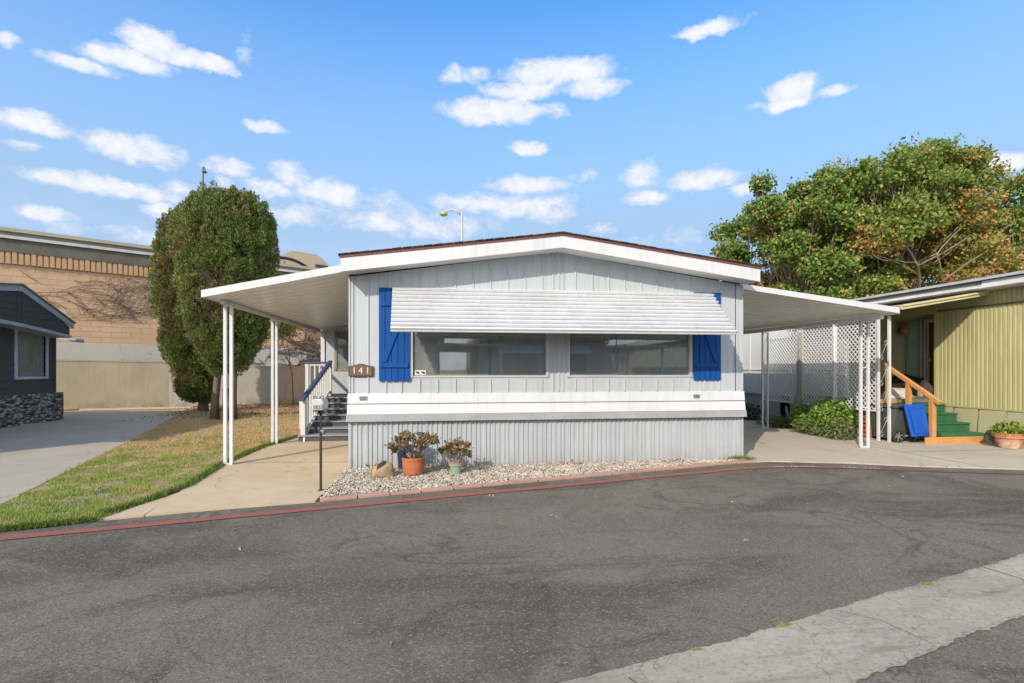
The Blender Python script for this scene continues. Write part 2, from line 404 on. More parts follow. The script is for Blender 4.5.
def line_text(txt, a, b, size):
    a, b = Vector(a), Vector(b); d = (b-a).normalized(); c = (a+b)/2
    mtx = Matrix.Translation((c.x, c.y, -.002)) @ Matrix.Rotation(math.atan2(d.y, d.x), 4, 'Z')
    o = text_mesh('painted_lettering', txt, size, wornw, None, mtx, extrude=0.0005, spacing=1.05, sx=.82)
    o['kind'] = 'structure'; return o
line_text('NO PARKING', (5.02,7.335), (5.66,7.245), .13)
line_text('FIRE LANE', (5.95,7.16), (6.55,6.95), .13)

# concrete path up to the steps, driveways
sheet('path', [(-3.0,5.76),(-2.63,5.87),(-2.07,5.99),(-1.42,6.11),(-1.37,7.97),(-1.37,24),(-3.12,24),(-3.12,11.8),(-3.36,10.4),(-3.38,8.7),(-3.2,7.1)], .004, conc_path, .1)
sheet('path_corner', [(-3.36,5.66),(-3.02,5.765),(-3.14,6.8),(-3.25,6.3)], 0.0, conc_path, .1)
sheet('driveway_left', [(-4.66,5.23),(-4.75,6.25),(-5.31,8.07),(-6.28,11.34),(-7.0,13.64),(-7.9,16.4),(-8.8,19.6),(-16,19.8),(-16,.7),(-8,3.8)], .004, conc_left, .1)
sheet('driveway_right', [(4.96,7.74),(5.26,7.76),(6.4,7.45),(7.27,7.05),(8.6,6.63),(12.4,5.0),(12.4,26),(4.96,26)], .004, conc_drive, .1)
for i, (a, b) in enumerate([((5.0,12.2),(8.0,12.2)), ((8.1,8.25),(10.8,8.25)), ((8.12,6.8),(8.12,11)), ((5.0,16),(8,16))]):
    mb = MB(); mb.bar((a[0],a[1],.0045),(b[0],b[1],.0045),.014,.004); o = mb.build('concrete_joint', M('joint_dirt', (.12,.105,.085), .95)); o['kind'] = 'structure'
mb = MB(); mb.bar((-3.37,8.72,.0045),(-1.4,8.55,.0045),.012,.004); o = mb.build('concrete_joint', M('joint_dirt', (.12,.105,.085))); o['kind'] = 'structure'

# ------------------------------------------------------------------ lawn
LAWN = [(-4.60,5.22),(-4.07,5.39),(-3.38,5.62),(-3.25,6.3),(-3.2,7.1),(-3.38,8.7),(-3.36,10.4),(-3.12,11.8),(-3.12,15.2),(-3.6,17.6),(-8.3,19.2),(-8.2,17.4),(-7.0,13.64),(-6.28,11.34),(-5.31,8.07),(-4.75,6.25)]
sheet('lawn_soil', LAWN, -.002, mat_lawnsoil())
def inpoly(P, poly):
    x, y = P[:, 0], P[:, 1]; c = np.zeros(len(P), bool); n = len(poly); j = n-1
    for i in range(n):
        xi, yi = poly[i]; xj, yj = poly[j]
        c ^= ((yi > y) != (yj > y)) & (x < (xj-xi)*(y-yi)/((yj-yi) if yj != yi else 1e-9)+xi); j = i
    return c
def mat_grass():
    m, nt, b, o = nt_new('lawn_grass'); p = pos_(nt)
    rnd = nd(nt, 'ShaderNodeNewGeometry').outputs['Random Per Island']
    g = mix_(nt, rnd, (.20,.31,.045), (.36,.42,.10)); d = mix_(nt, rnd, (.66,.49,.24), (.50,.35,.17))
    f = ramp(nt, math_(nt, 'ADD', noise_(nt, scl(nt, p, (1.5,.9,1)), 1.15, 6, .74), ramp(nt, sepz(nt, p, 'Y'), 6.2, 12.5, -.16, .11)), .44, .55)
    f = math_(nt, 'ADD', f, ramp(nt, rnd, .80, .82, 0, .45), clamp=True)
    c = mix_(nt, f, g, d)
    def mark(cc, x, y, r, col):
        dd = vmath(nt, 'DISTANCE', scl(nt, p, (1, .55, 0)), (x, y*.55, 0)).outputs['Value']
        dd = math_(nt, 'ADD', dd, math_(nt, 'MULTIPLY', math_(nt, 'SUBTRACT', noise_(nt, p, 9, 2), .5), .22))
        return mix_(nt, ramp(nt, dd, r*.6, r, .8, 0), cc, col)
    c = mark(c, -4.03, 6.36, .075, (.03,.17,.33)); c = mark(c, -4.05, 6.85, .07, (.03,.17,.33)); c = mark(c, -3.95, 6.0, .03, (.1,.25,.3))
    c = mark(c, -3.98, 7.6, .06, (.35,.08,.04))
    nt.links.new(c, b.inputs['Base Color']); b.inputs['Roughness'].default_value = .6; b.inputs['Specular IOR Level'].default_value = .25
    t = nd(nt, 'ShaderNodeBsdfTranslucent'); nt.links.new(c, t.inputs[0]); mx = nd(nt, 'ShaderNodeMixShader'); mx.inputs[0].default_value = .25
    nt.links.new(b.outputs[0], mx.inputs[1]); nt.links.new(t.outputs[0], mx.inputs[2]); nt.links.new(mx.outputs[0], o.inputs[0])
    return m
grassm = mat_grass()
def blades(name, P, h, w, mat):
    n = len(P); P = np.c_[P, np.zeros(n)]; a = rng.uniform(0, 2*PI, n)
    h = h*rng.uniform(.5, 1.3, n); d = np.c_[np.cos(a), np.sin(a), np.zeros(n)]*(w*rng.uniform(.7, 1.3, n))[:, None]
    ln = np.c_[rng.normal(size=(n, 2))*.5, np.ones(n)]; ln /= np.linalg.norm(ln, axis=1)[:, None]
    V = np.stack([P-d, P+d, P+ln*h[:, None]], 1).reshape(-1, 3)
    me = bpy.data.meshes.new(name); me.vertices.add(3*n); me.vertices.foreach_set('co', V.ravel())
    me.loops.add(3*n); me.loops.foreach_set('vertex_index', np.arange(3*n)); me.polygons.add(n)
    me.polygons.foreach_set('loop_start', np.arange(0, 3*n, 3)); me.polygons.foreach_set('loop_total', np.full(n, 3))
    me.update(calc_edges=True); me.materials.append(mat); o = bpy.data.objects.new(name, me); C.objects.link(o); return o
n = 420000
P = np.c_[rng.uniform(-8.6, -3.0, n), rng.uniform(5.2, 19.2, n)]
dens = np.clip(1.4-(P[:, 1]-6)/9., .22, 1)
nz = np.array([mnoise.noise(Vector((x*1.1, y*1.1, 0)))+.6*mnoise.noise(Vector((x*3.1, y*3.1, 5))) for x, y in P[::1]]) if False else np.sin(P[:,0]*1.7+np.sin(P[:,1]*1.3)*1.5)*np.sin(P[:,1]*1.1+np.cos(P[:,0]*2.1))
cl_ = np.sin(P[:,0]*5.1+2*np.sin(P[:,1]*3.3))*np.sin(P[:,1]*4.3+2*np.cos(P[:,0]*3.7))+.5*np.sin(P[:,0]*13+3*np.sin(P[:,1]*7))
ok = inpoly(P, LAWN) & (rng.uniform(size=n) < dens*np.clip(.62+.45*cl_, .12, 1)*(1-.35*(nz > .3)))
P = P[ok]; hv = np.clip(1+.45*cl_[ok], .45, 1.6)
g = blades('grass', P, .040*hv, .0042, grassm)
tag(g, 'patchy green and straw coloured lawn grass between the two concrete strips', 'grass', kind='stuff')
# longer fringe along the path edge
fr = []
for a, b in [((-3.44,5.80),(-3.27,6.5)),((-3.27,6.5),(-3.2,7.1)),((-3.2,7.1),(-3.38,8.7)),((-3.38,8.7),(-3.36,10.4)),((-3.36,10.4),(-3.12,11.8)),((-4.07,5.39),(-3.38,5.62)),((-4.7,5.2),(-4.07,5.39))]:
    k = int(1500*math.hypot(b[0]-a[0], b[1]-a[1])); t = rng.uniform(size=k)
    fr.append(np.c_[a[0]+(b[0]-a[0])*t+rng.normal(0, .03, k), a[1]+(b[1]-a[1])*t+rng.normal(0, .03, k)])
g = blades('grass_fringe', np.concatenate(fr), .06, .005, leafmat('fringe_green', [(.09,.17,.02),(.15,.22,.03),(.3,.25,.1)], [.45,.4,.15]))
tag(g, 'longer green grass fringe along the edges of the lawn', 'grass', kind='stuff')
# fallen leaves and dry litter by the block wall
n = 4200; P = np.c_[rng.uniform(-9, -2.6, n), rng.uniform(15.5, 22.5, n)]
P = P[(P[:, 1] > 17+rng.normal(0, 1.1, len(P))) & (P[:, 1] < 21.5+.33*(P[:, 0]+10.5))]
g = cards('leaf_litter', np.c_[P, rng.uniform(.0, .05, len(P))], rng.uniform(.04, .085, len(P)), leafmat('dry_leaves', [(.50,.28,.11),(.42,.22,.09),(.30,.17,.08)], [.4,.3,.3]))
tag(g, 'orange brown dry leaves fallen on soil below the concrete wall', 'fallen leaves', kind='stuff')

# ------------------------------------------------------------------ gravel bed, edging blocks
EIN = [(x, y) for x, y in EDGE if -1.6 < x < 5]
def ey(x):
    for (x0,y0),(x1,y1) in zip(EDGE[:-1], EDGE[1:]):
        if x0 <= x <= x1: return y0+(y1-y0)*(x-x0)/(x1-x0)
sheet('gravel_base', [(-1.38,6.12),(-.70,6.29),(-.02,6.47),(1.29,6.82),(2.83,7.22),(3.89,7.5),(4.66,7.7),(4.94,7.73),(4.94,7.98),(-1.38,7.98)], -.004, M('gravel_sand', (.36,.30,.23), .95, (.25,.2,.15), 8, .2, bump=.6, bs=60))
def icos():
    t = (1+5**.5)/2
    v = np.array([(-1,t,0),(1,t,0),(-1,-t,0),(1,-t,0),(0,-1,t),(0,1,t),(0,-1,-t),(0,1,-t),(t,0,-1),(t,0,1),(-t,0,-1),(-t,0,1)], float); v /= np.linalg.norm(v[0])
    f = np.array([(0,11,5),(0,5,1),(0,1,7),(0,7,10),(0,10,11),(1,5,9),(5,11,4),(11,10,2),(10,7,6),(7,1,8),(3,9,4),(3,4,2),(3,2,6),(3,6,8),(3,8,9),(4,9,5),(2,4,11),(6,2,10),(8,6,7),(9,8,1)])
    return v, f
def pebbles(name, P, size, mat):
    v, f = icos(); n = len(P); V = np.repeat(v[None], n, 0)*(1+rng.normal(0, .13, (n, 12, 1)))
    V *= (size[:, None, None]*np.stack([rng.uniform(.7, 1.3, n), rng.uniform(.6, 1., n), rng.uniform(.4, .7, n)], 1)[:, None, :])
    a = rng.uniform(0, PI, n); ca, sa = np.cos(a)[:, None], np.sin(a)[:, None]
    x = V[:, :, 0]*ca-V[:, :, 1]*sa; y = V[:, :, 0]*sa+V[:, :, 1]*ca
    V = np.stack([x, y, V[:, :, 2]], 2)+P[:, None, :]
    Fc = (f[None]+12*np.arange(n)[:, None, None]).reshape(-1)
    me = bpy.data.meshes.new(name); me.vertices.add(12*n); me.vertices.foreach_set('co', V.ravel()); me.loops.add(len(Fc)); me.loops.foreach_set('vertex_index', Fc)
    k = len(Fc)//3; me.polygons.add(k); me.polygons.foreach_set('loop_start', np.arange(0, 3*k, 3)); me.polygons.foreach_set('loop_total', np.full(k, 3))
    me.update(calc_edges=True); me.materials.append(mat); o = bpy.data.objects.new(name, me); C.objects.link(o); return o
n = 40000; P = np.c_[rng.uniform(-1.40, 4.9, n), rng.uniform(6.1, 8.0, n)]
lo = np.array([ey(x) for x in P[:, 0]])+.115
P = P[(P[:, 1] > lo) & (P[:, 1] < 7.955) & (P[:, 0] > -1.43+.08*rng.uniform(size=n))]
P = P[:15000]
pm = leafmat('pebble_stone', [(.55,.48,.38),(.42,.36,.29),(.62,.57,.49),(.30,.25,.2)], [.35,.3,.2,.15], rough=.85, trans=0)
g = pebbles('gravel', np.c_[P, rng.uniform(.0, .022, len(P))], rng.uniform(.010, .021, len(P)), pm)
tag(g, 'cream and tan pebbles in the narrow bed below the ribbed skirting', 'gravel', kind='stuff')
pink = M('pink_concrete', (.46,.27,.21), .9, (.36,.21,.165), 3, .15, bump=.3, bs=70)
xs = -1.36; bi = 0
while xs < 4.75:
    ln = .36 if bi % 3 else .40
    x1 = xs+ln; y0, y1 = ey(xs), ey(min(x1, 4.9)); a = math.atan2(y1-y0, ln)
    L = math.hypot(ln, y1-y0)-.014; d = (math.cos(a), math.sin(a)); nn = (-d[1], d[0])
    hh = .016+.005*math.sin(bi*2.3); dep = .10
    c0 = Vector((xs, y0+.012, 0)); pts = [(0,0),(L,0),(L,dep),(0,dep)]
    mb = MB(); mb.prism([(u*d[0]+v*nn[0], u*d[1]+v*nn[1]) for u, v in pts], 'z', -.02, hh)
    if bi == 0: where = 'leftmost, beside the mailbox path'
    o = mb.build('edging_block', pink, bevel=.006); o.location = c0
    tag(o, 'low pink concrete edging block between gravel bed and asphalt road', 'edging block', 'pink edging blocks along the gravel bed')
    xs = x1; bi += 1

# ================================================================== the mobile home
W = 7.97; XL, XR, XM = -1.37, 4.905, 1.79; YB = 23.5
home = empty('mobile_home', (XM, W, 0), 'pale grey mobile home with low gable roof and ribbed skirting facing the road', 'mobile home')
def gz(x, base=2.86, top=3.315): return base+(top-base)*(1-abs(x-XM)/(XR-XM))     # underside of the front gable
# front wall, with the two window openings
WZ0, WZ1 = 1.385, 2.42
b = MB(); T0, T1 = W, W+.10
holes = [(-.445, 1.62), (1.975, 3.98)]
b.box(XL, XR, T0, T1, .80, WZ0)
for x0, x1 in [(XL, holes[0][0]), (holes[0][1], holes[1][0]), (holes[1][1], XR)]: b.box(x0, x1, T0, T1, WZ0, WZ1)
b.prism([(XL, WZ1),(XR, WZ1),(XR, gz(XR)),(XM, gz(XM)),(XL, gz(XL))], 'y', T0, T1)
# raised battens pressed into the metal siding
xs_ = [XL+.012, -1.31, -1.09, -.83, -.60]
x = -.33
while x < 4.9: xs_.append(x); x += .268
xs_ += [1.72, 1.80, 1.88, XR-.012, 4.76]
for x in xs_:
    z1 = gz(x)-.003
    inh = [h for h in holes if h[0]-.035 < x < h[1]+.035]
    segs = [(1.13, WZ0-.055), (WZ1+.04, z1)] if inh else [(1.13, z1)]
    for z0, zz in segs:
        b.prism([(x-.016, T0-.0005),(x-.007, T0-.017),(x+.007, T0-.017),(x+.016, T0-.0005)], 'z', z0, zz)
b.build('front_wall', sidingm, home)
b = MB()
for X0, X1 in ((XL, XL+.1), (XR-.1, XR)): b.box(X0, X1, T1, YB, .72, 2.86)
b.prism([(XL,.72),(XR,.72),(XR,2.86),(XM,3.315),(XL,2.86)], 'y', YB, YB+.1)
for k in range(56):
    y = 8.2+k*.27
    for X0, X1 in ((XL-.009, XL), (XR, XR+.009)): b.box(X0, X1, y, y+.022, .75, 2.84)
b.build('side_wall', sidingm, home)
# interior shell: floor, ceiling, back partition, so the windows look into a room
b = MB(); room = M('room_wall', (.50,.48,.43), .8)
b.box(XL+.1, XR-.1, W+.1, 13.2, .74, .80); b.box(XL+.1, XR-.1, W+.1, 13.2, 2.62, 2.66)
b.box(XL+.1, XR-.1, 13.2, 13.3, .80, 2.62)
b.box(1.72, 1.82, 10.4, 13.2, .80, 2.62)
b.build('interior_room', room, home)
b = MB(); b.prism([(.35,1.90),(.95,1.90),(1.05,2.6),(.72,2.6)], 'y', 10.9, 11.5); b.build('kitchen_hood', M('hood_metal', (.42,.41,.39), .4), home)
b = MB(); b.box(-.9, 1.5, 11.6, 12.1, 2.05, 2.6); b.box(-.9, 1.5, 11.4, 12.1, .8, 1.65); b.build('kitchen_cabinet', M('cabinet', (.35,.34,.32), .5), home)

# skirting: ribbed metal sheet
b = MB(); prof = []; x = XL; k = 0
while x < XR-.005:
    w1 = .022 if k % 3 else .036; w2 = .026 if k % 2 else .044
    prof += [(x, W+.020),(x+.006, W+.005),(x+.006+w1, W+.005),(x+.012+w1, W+.020)]
    x += .012+w1+w2; k += 1
prof = [p for p in prof if p[0] < XR]+[(XR, W+.02)]
n_ = len(prof); z0, z1 = .0, .74
b.add([(p[0], p[1], z0) for p in prof]+[(p[0], p[1], z1) for p in prof], [(i, i+1, n_+i+1, n_+i) for i in range(n_-1)])
b.box(XL, XL+.02, W+.04, YB, 0, .72); b.box(XR-.02, XR, W+.04, YB, 0, .72)
b.box(XL-.006, XL+.03, W-.004, W+.03, 0, .74); b.box(XR-.03, XR+.006, W-.004, W+.03, 0, .74)
b.build('skirting', skirtm, home)
# belt: two white lap boards and grey drip flange
b = MB(); b.prism([(W-.012, .975),(W-.034, .970),(W-.016, 1.122),(W, 1.122),(W, .975)], 'x', XL-.015, XR+.015)
b.prism([(W-.0, .81),(W-.05, .81),(W-.026, .958),(W, .958)], 'x', XL-.02, XR+.02)
b.build('belt_board', white, home, bevel=.003)
b = MB(); b.prism([(W+.0, .715),(W-.062, .705),(W-.052, .808),(W, .808)], 'x', XL-.03, 1.0)
b.prism([(W+.0, .715),(W-.064, .703),(W-.054, .806),(W, .806)], 'x', .997, XR+.03)
b.build('drip_flange', M('flange_grey', (.36,.365,.36), .45), home)
# roof with brown shingles, overhanging fascia and soffit
YF = 7.59; FX0, FX1 = -1.42, 4.965
fz = lambda x, e, a: e+(a-e)*(1-abs(x-XM)/(FX1-XM)) if x > XM else e+(a-e)*(1-abs(x-XM)/(XM-FX0))
b = MB()
pt = [(FX0, 3.055),(XM, 3.475),(FX1, 3.055)]; pb = [(FX0, 2.86),(XM, 3.30),(FX1, 2.86)]
b.prism([pt[0], pb[0], pb[1], pt[1]][::-1], 'y', YF, YF+.03); b.prism([pt[1], pb[1], pb[2], pt[2]][::-1], 'y', YF, YF+.03)
for X in (FX0, FX1-.02): b.box(X, X+.02, YF+.03, YB+.4, 2.90, 3.055)
b.build('fascia', white, home)
b = MB(); 
for a_, c_ in ((0,1),(1,2)):
    x0, z0 = pb[a_]; x1, z1 = pb[c_]
    b.prism([(x0, z0+.012),(x1, z1+.012),(x1, z1+.03),(x0, z0+.03)], 'y', YF+.03, W-.001)
b.build('soffit', white2, home)
b = MB()
for a_, c_ in ((0,1),(1,2)):
    x0, z0 = pt[a_]; x1, z1 = pt[c_]
    ex = -.012 if a_ == 0 else 0; ex2 = .012 if c_ == 2 else 0
    b.prism([(x0+ex, z0+.001),(x1+ex2, z1+.001),(x1+ex2, z1+.030),(x0+ex, z0+.030)], 'y', YF-.012, YF+.06)
b.build('drip_edge', dripm, home)
b = MB(); rr = random.Random(3)
for sgn in (-1, 1):
    for y0 in np.arange(YF-.02, 9.0, .14):
        pass
for a_, c_ in ((0,1),(1,2)):
    x0, z0 = pt[a_]; x1, z1 = pt[c_]; ex = -.03 if a_ == 0 else 0; ex2 = .03 if c_ == 2 else 0
    x0 += ex; x1 += ex2
    b.prism([(x0, z0+.031),(x1, z1+.031),(x1, z1+.045),(x0, z0+.045)], 'y', YF-.02, YB+.4)
    n = 22
    for k in range(n):      # tab butts seen along the front rake
        t = k/n; t2 = (k+.93)/n; zz = z0+(z1-z0)*t+.045; zz2 = z0+(z1-z0)*t2+.045
        h = .008+.007*rr.random()
        b.prism([(x0+(x1-x0)*t, zz),(x0+(x1-x0)*t2, zz2),(x0+(x1-x0)*t2, zz2+h),(x0+(x1-x0)*t, zz+h*.7)], 'y', YF-.026-.01*rr.random(), YF+.3)
b.prism([(XM-.14, 3.512),(XM+.14, 3.512),(XM, 3.535)], 'y', YF-.03, YB+.4)
b.build('roof', roofm, home)
# windows
def window(parent, x0, x1, mull, ymid=W):
    fr = MB(); z0, z1 = WZ0-.012, WZ1
    fr.box(x0-.03, x0+.012, W-.022, W+.06, z0-.018, z1+.03); fr.box(x1-.012, x1+.03, W-.022, W+.06, z0-.018, z1+.03)
    fr.box(x0+.012, x1-.012, W-.012, W+.06, z0-.018, z0+.006); fr.box(x0+.012, x1-.012, W-.022, W+.06, z1-.012, z1+.03)
    f = fr.build('window', M('aluminium_frame', (.52,.52,.50), .4), parent, bevel=.003)
    a = MB(); a.box(x0+.012, mull, W+.012, W+.016, z0+.008, z1-.012); a.build('pane', glassm, f)
    a = MB(); a.box(mull, x1-.012, W+.030, W+.034, z0+.008, z1-.012); a.build('pane', glassm, f)
    a = MB(); a.box(mull-.006, mull+.006, W+.008, W+.026, z0+.008, z1-.012); a.build('meeting_rail', M('dull_frame', (.22,.23,.22), .5), f)
    return f
def wavy_curtain(x0, x1, y, z0, z1, mat, parent, name='curtain', amp=.03, slant=0):
    v = []; n = int((x1-x0)/.02)
    for i in range(n+1):
        x = x0+(x1-x0)*i/n; v.append((x, y+amp*math.sin(x*48)+amp*.5*math.sin(x*21), z1))
    for i in range(n+1):
        x = x0+(x1-x0)*i/n; v.append((x0+(x-x0)*1.0+slant*(i/n), y+amp*math.sin(x*48), z0))
    b = MB(); b.add(v, [(i, i+1, n+2+i, n+1+i) for i in range(n)]); return b.build(name, mat, parent, smooth=True)
w1 = window(home, holes[0][0], holes[0][1], .70)
w2 = window(home, holes[1][0], holes[1][1], 2.75)
sheer = M('sheer_fabric', (.50,.50,.47), .8); lace = M('lace_fabric', (.42,.47,.46), .8)
wavy_curtain(-.40, -.02, W+.17, 1.15, 2.5, lace, w1, slant=.32)
wavy_curtain(.78, 1.62, W+.17, 1.15, 2.5, M('blind_fabric', (.42,.43,.40), .8), w1)
wavy_curtain(2.72, 3.05, W+.17, 1.15, 2.5, sheer, w2)
wavy_curtain(3.15, 3.96, W+.22, 1.15, 2.5, M('blind_fabric2', (.36,.37,.34), .8), w2)
b = MB(); b.box(.56, .585, 10.6, 10.62, 1.75, 2.05); b.build('pull_cord', M('cream_cord', (.7,.62,.45), .6), w1)
# stickers in the lower left corner of the first window
b = MB(); b.box(-.405, -.245, W+.007, W+.010, 1.395, 1.465); st = b.build('window_sticker', M('sticker_white', (.75,.72,.70), .5), w1)
b = MB()
for cx in (-.366, -.284):
    b.prism([(cx-.033, 1.437),(cx-.020, 1.452),(cx-.002, 1.443),(cx+.012, 1.446),(cx+.030, 1.424),(cx+.026, 1.406),(cx+.004, 1.410),(cx-.012, 1.424)], 'y', W+.0052, W+.0068)
b.build('sticker_print', black, st)
b = MB(); b.box(-.41, -.24, W+.0055, W+.0068, 1.388, 1.395); b.build('sticker_border', M('sticker_red', (.4,.08,.06), .5), st)
# blue board shutters
def shutter(x0, x1, z0, z1, flip):
    s = empty('shutter', (x0, W-.03, z0)); s.parent = home; s.location = Vector((x0, W-.03, z0))-off(home)
    b = MB(); n = 5; w = (x1-x0)/n
    for i in range(n):
        xa, xb = x0+i*w+.004, x0+(i+1)*w-.004; xc = (xa+xb)/2
        b.prism([(xa, z0+.008),(xc-.02, z0-.004),(xc+.02, z0-.004),(xb, z0+.008),(xb, z1),(xa, z1)], 'y', W-.034, W-.012)
    b.box(x0+.003, x1-.003, W-.0125, W-.0005, z0+.015, z1-.005)
    b.build('board', blue, s)
    for zc in (z0+.235, z1-.24):
        b = MB(); b.box(x0+.03, x1-.03, W-.054, W-.0345, zc-.035, zc+.035); b.build('batten', blue, s, bevel=.004)
    za, zb = z0+.275, z1-.28; xa, xb = (x0+.07, x1-.07)
    if flip: xa, xb = xb, xa
    d = .04 if xb > xa else -.04
    b = MB(); b.prism([(xa-d, za),(xa+d, za),(xb+d, zb),(xb-d, zb)] if d > 0 else [(xa+d, za),(xa-d, za),(xb-d, zb),(xb+d, zb)], 'y', W-.052, W-.0345); b.build('brace', blue, s, bevel=.003)
    return s
shutter(-.935, -.468, 1.306, 2.70, False)
shutter(4.035, 4.505, 1.306, 2.72, True)
# sloping louvred awning over both windows
aw = MB(); A0 = Vector((0, W-.005, 2.715)); A1 = Vector((0, 7.235, 2.01)); nS = 10
pr = []; nS = 11
for i in range(nS):
    p0 = A0+(A1-A0)*(i/nS); p1 = A0+(A1-A0)*((i+1)/nS)
    pr += [(p0.y, p0.z), (p1.y-.040, p1.z+.034), (p1.y-.030, p1.z+.020), (p1.y-.010, p1.z+.012)]
pr += [(A1.y, A1.z+.058), (A1.y-.012, A1.z+.054), (A1.y-.016, A1.z-.004), (A1.y-.006, A1.z-.010), (A1.y, A1.z-.004)]
n_ = len(pr); lo_ = [(y+.006, z-.008) for y, z in pr]
def xl(y): return -.735+.055*(W-y)
def xr(y): return 4.345+.01*(W-y)
vs = [(xl(y), y, z) for y, z in pr]+[(xr(y), y, z) for y, z in pr]+[(xl(y), y, z) for y, z in lo_]+[(xr(y), y, z) for y, z in lo_]
fs = [(i, i+1, n_+i+1, n_+i) for i in range(n_-1)]+[(2*n_+i, 3*n_+i, 3*n_+i+1, 2*n_+i+1) for i in range(n_-1)]
fs += [(i, 2*n_+i, 2*n_+i+1, i+1) for i in range(n_-1)]+[(n_+i, n_+i+1, 3*n_+i+1, 3*n_+i) for i in range(n_-1)]
aw.add(vs, fs); awo = aw.build('awning', M('awning_white', (.70,.71,.72), .45, (.62,.63,.64), 2, .05, streak=.3), home)
# vents in the belt board
for cx, cz in ((-1.16, 1.052), (4.08, 1.045)):
    b = MB(); b.box(cx-.055, cx+.055, W-.040, W-.02, cz-.03, cz+.03); v = b.build('vent', galv, home)
    b = MB()
    for k in range(4): b.box(cx-.047, cx+.047, W-.0435, W-.041, cz-.022+.013*k, cz-.017+.013*k)
    b.build('vent_slot', M('dark_slot', (.06,.06,.06), .6), v)
# house number plaque
brown = M('plaque_bronze', (.10,.06,.035), .5, (.14,.09,.05), 20, .2, metal=.2)
b = MB(); px0, px1, pz0, pz1 = -1.372, -1.012, 1.375, 1.535
b.prism([(px0,pz0+.008),(px0+.02,pz0),(-1.192,pz0-.006),(px1-.02,pz0),(px1,pz0+.008),(px1,pz1-.01),(-1.11,pz1+.008),(-1.15,pz1+.022),(-1.192,pz1+.028),(-1.234,pz1+.022),(-1.274,pz1+.008),(px0,pz1-.01)], 'y', W-.03, W-.011)
pq = b.build('number_plaque', M('plaque_rim', (.07,.04,.028), .5), home, bevel=.003)
b = MB(); b.prism([(px0+.018,pz0+.012),(px1-.018,pz0+.012),(px1-.018,pz1-.016),(-1.12,pz1-.004),(-1.192,pz1+.008),(-1.264,pz1-.004),(px0+.018,pz1-.016)], 'y', W-.033, W-.0302)
b.build('plaque_face', M('plaque_field', (.13,.075,.04), .55, (.17,.10,.055), 25, .2), pq)
mt = Matrix.Translation((-1.192, W-.036, 1.458)) @ Matrix.Rotation(PI/2, 4, 'X')
for ch_, dx_ in (('1', -.095), ('4', -.002), ('1', .098)):
    text_mesh('digit', ch_, .135, M('number_white', (.75,.73,.70), .5), pq, Matrix.Translation((-1.192+dx_, W-.036, 1.458)) @ Matrix.Rotation(PI/2, 4, 'X'), extrude=.003)
# hose bib at the bottom left of the skirting
b = MB(); b.tube([(-1.13,W-.0,.06),(-1.13,W-.05,.07),(-1.13,W-.06,.03)], .012, 8); b.tube([(-1.15,W-.045,.095),(-1.11,W-.045,.095)], .008, 6); b.build('water_tap', galv, home)

# ================================================================== carports
def lpost(y0, x, ztop, dy=.0, dx=.1, side='x', mat=white, parent=None, ornate=False, r=.02, rungs=True):
    """a pair of square uprights joined by a foot and cap plate"""
    b = MB()
    for s in (-1, 1):
        xx, yy = (x+s*dx/2, y0) if side == 'x' else (x, y0+s*dx/2)
        b.box(xx-r, xx+r, yy-r, yy+r, .01, ztop)
    xx, yy = (dx/2+r, r+.004) if side == 'x' else (r+.004, dx/2+r)
    b.box(x-xx, x+xx, y0-yy, y0+yy, .004, .03); b.box(x-xx, x+xx, y0-yy, y0+yy, ztop-.02, ztop)
    if ornate:
        z = .2
        while z < ztop-.25:
            pts = []
            for k in range(17):
                t = k/16*2*PI
                pts.append((x+(dx/2-r)*.8*math.sin(t) if side == 'x' else x, y0 if side == 'x' else y0+(dx/2-r)*.8*math.sin(t), z+.36*k/16))
            b.tube(pts, .006, 5); z += .38
    elif rungs:
        for zz in (.75, 1.5):
            if side == 'x': b.box(x-dx/2+r, x+dx/2-r, y0-.008, y0+.008, zz, zz+.02)
            else: b.box(x-.008, x+.008, y0-dx/2+r, y0+dx/2-r, zz, zz+.02)
    return b.build('post', mat, parent, bevel=.003)
def pan_roof(parent, xa, za, xb, zb, y0, y1, th=.085, pitch=.30, mat=soffit):
    """metal pan roof: pans run from the home (xa) down to the outer edge (xb); ribs stand under and above"""
    b = MB(); y = y0; prof = []
    while y < y1-.01:
        y2 = min(y+pitch, y1)
        prof += [(y, .012), (y+.014, 0), (y2-.060, 0), (y2-.050, .020), (y2-.030, .020), (y2-.022, .0)]
        y = y2
    n = len(prof)
    v = [(xa, p[0], za+p[1]) for p in prof]+[(xb, p[0], zb+p[1]) for p in prof]
    f = [(i, n+i, n+i+1, i+1) for i in range(n-1)]
    v += [(xa, p[0], za+p[1]+.03) for p in prof]+[(xb, p[0], zb+p[1]+.03) for p in prof]
    f += [(2*n+i, 2*n+i+1, 3*n+i+1, 3*n+i) for i in range(n-1)]
    f += [(i, i+1, 2*n+i+1, 2*n+i) for i in range(n-1)]+[(n+i, 3*n+i, 3*n+i+1, n+i+1) for i in range(n-1)]
    b.add(v, f)
    return b.build('roof_pan', mat, parent)

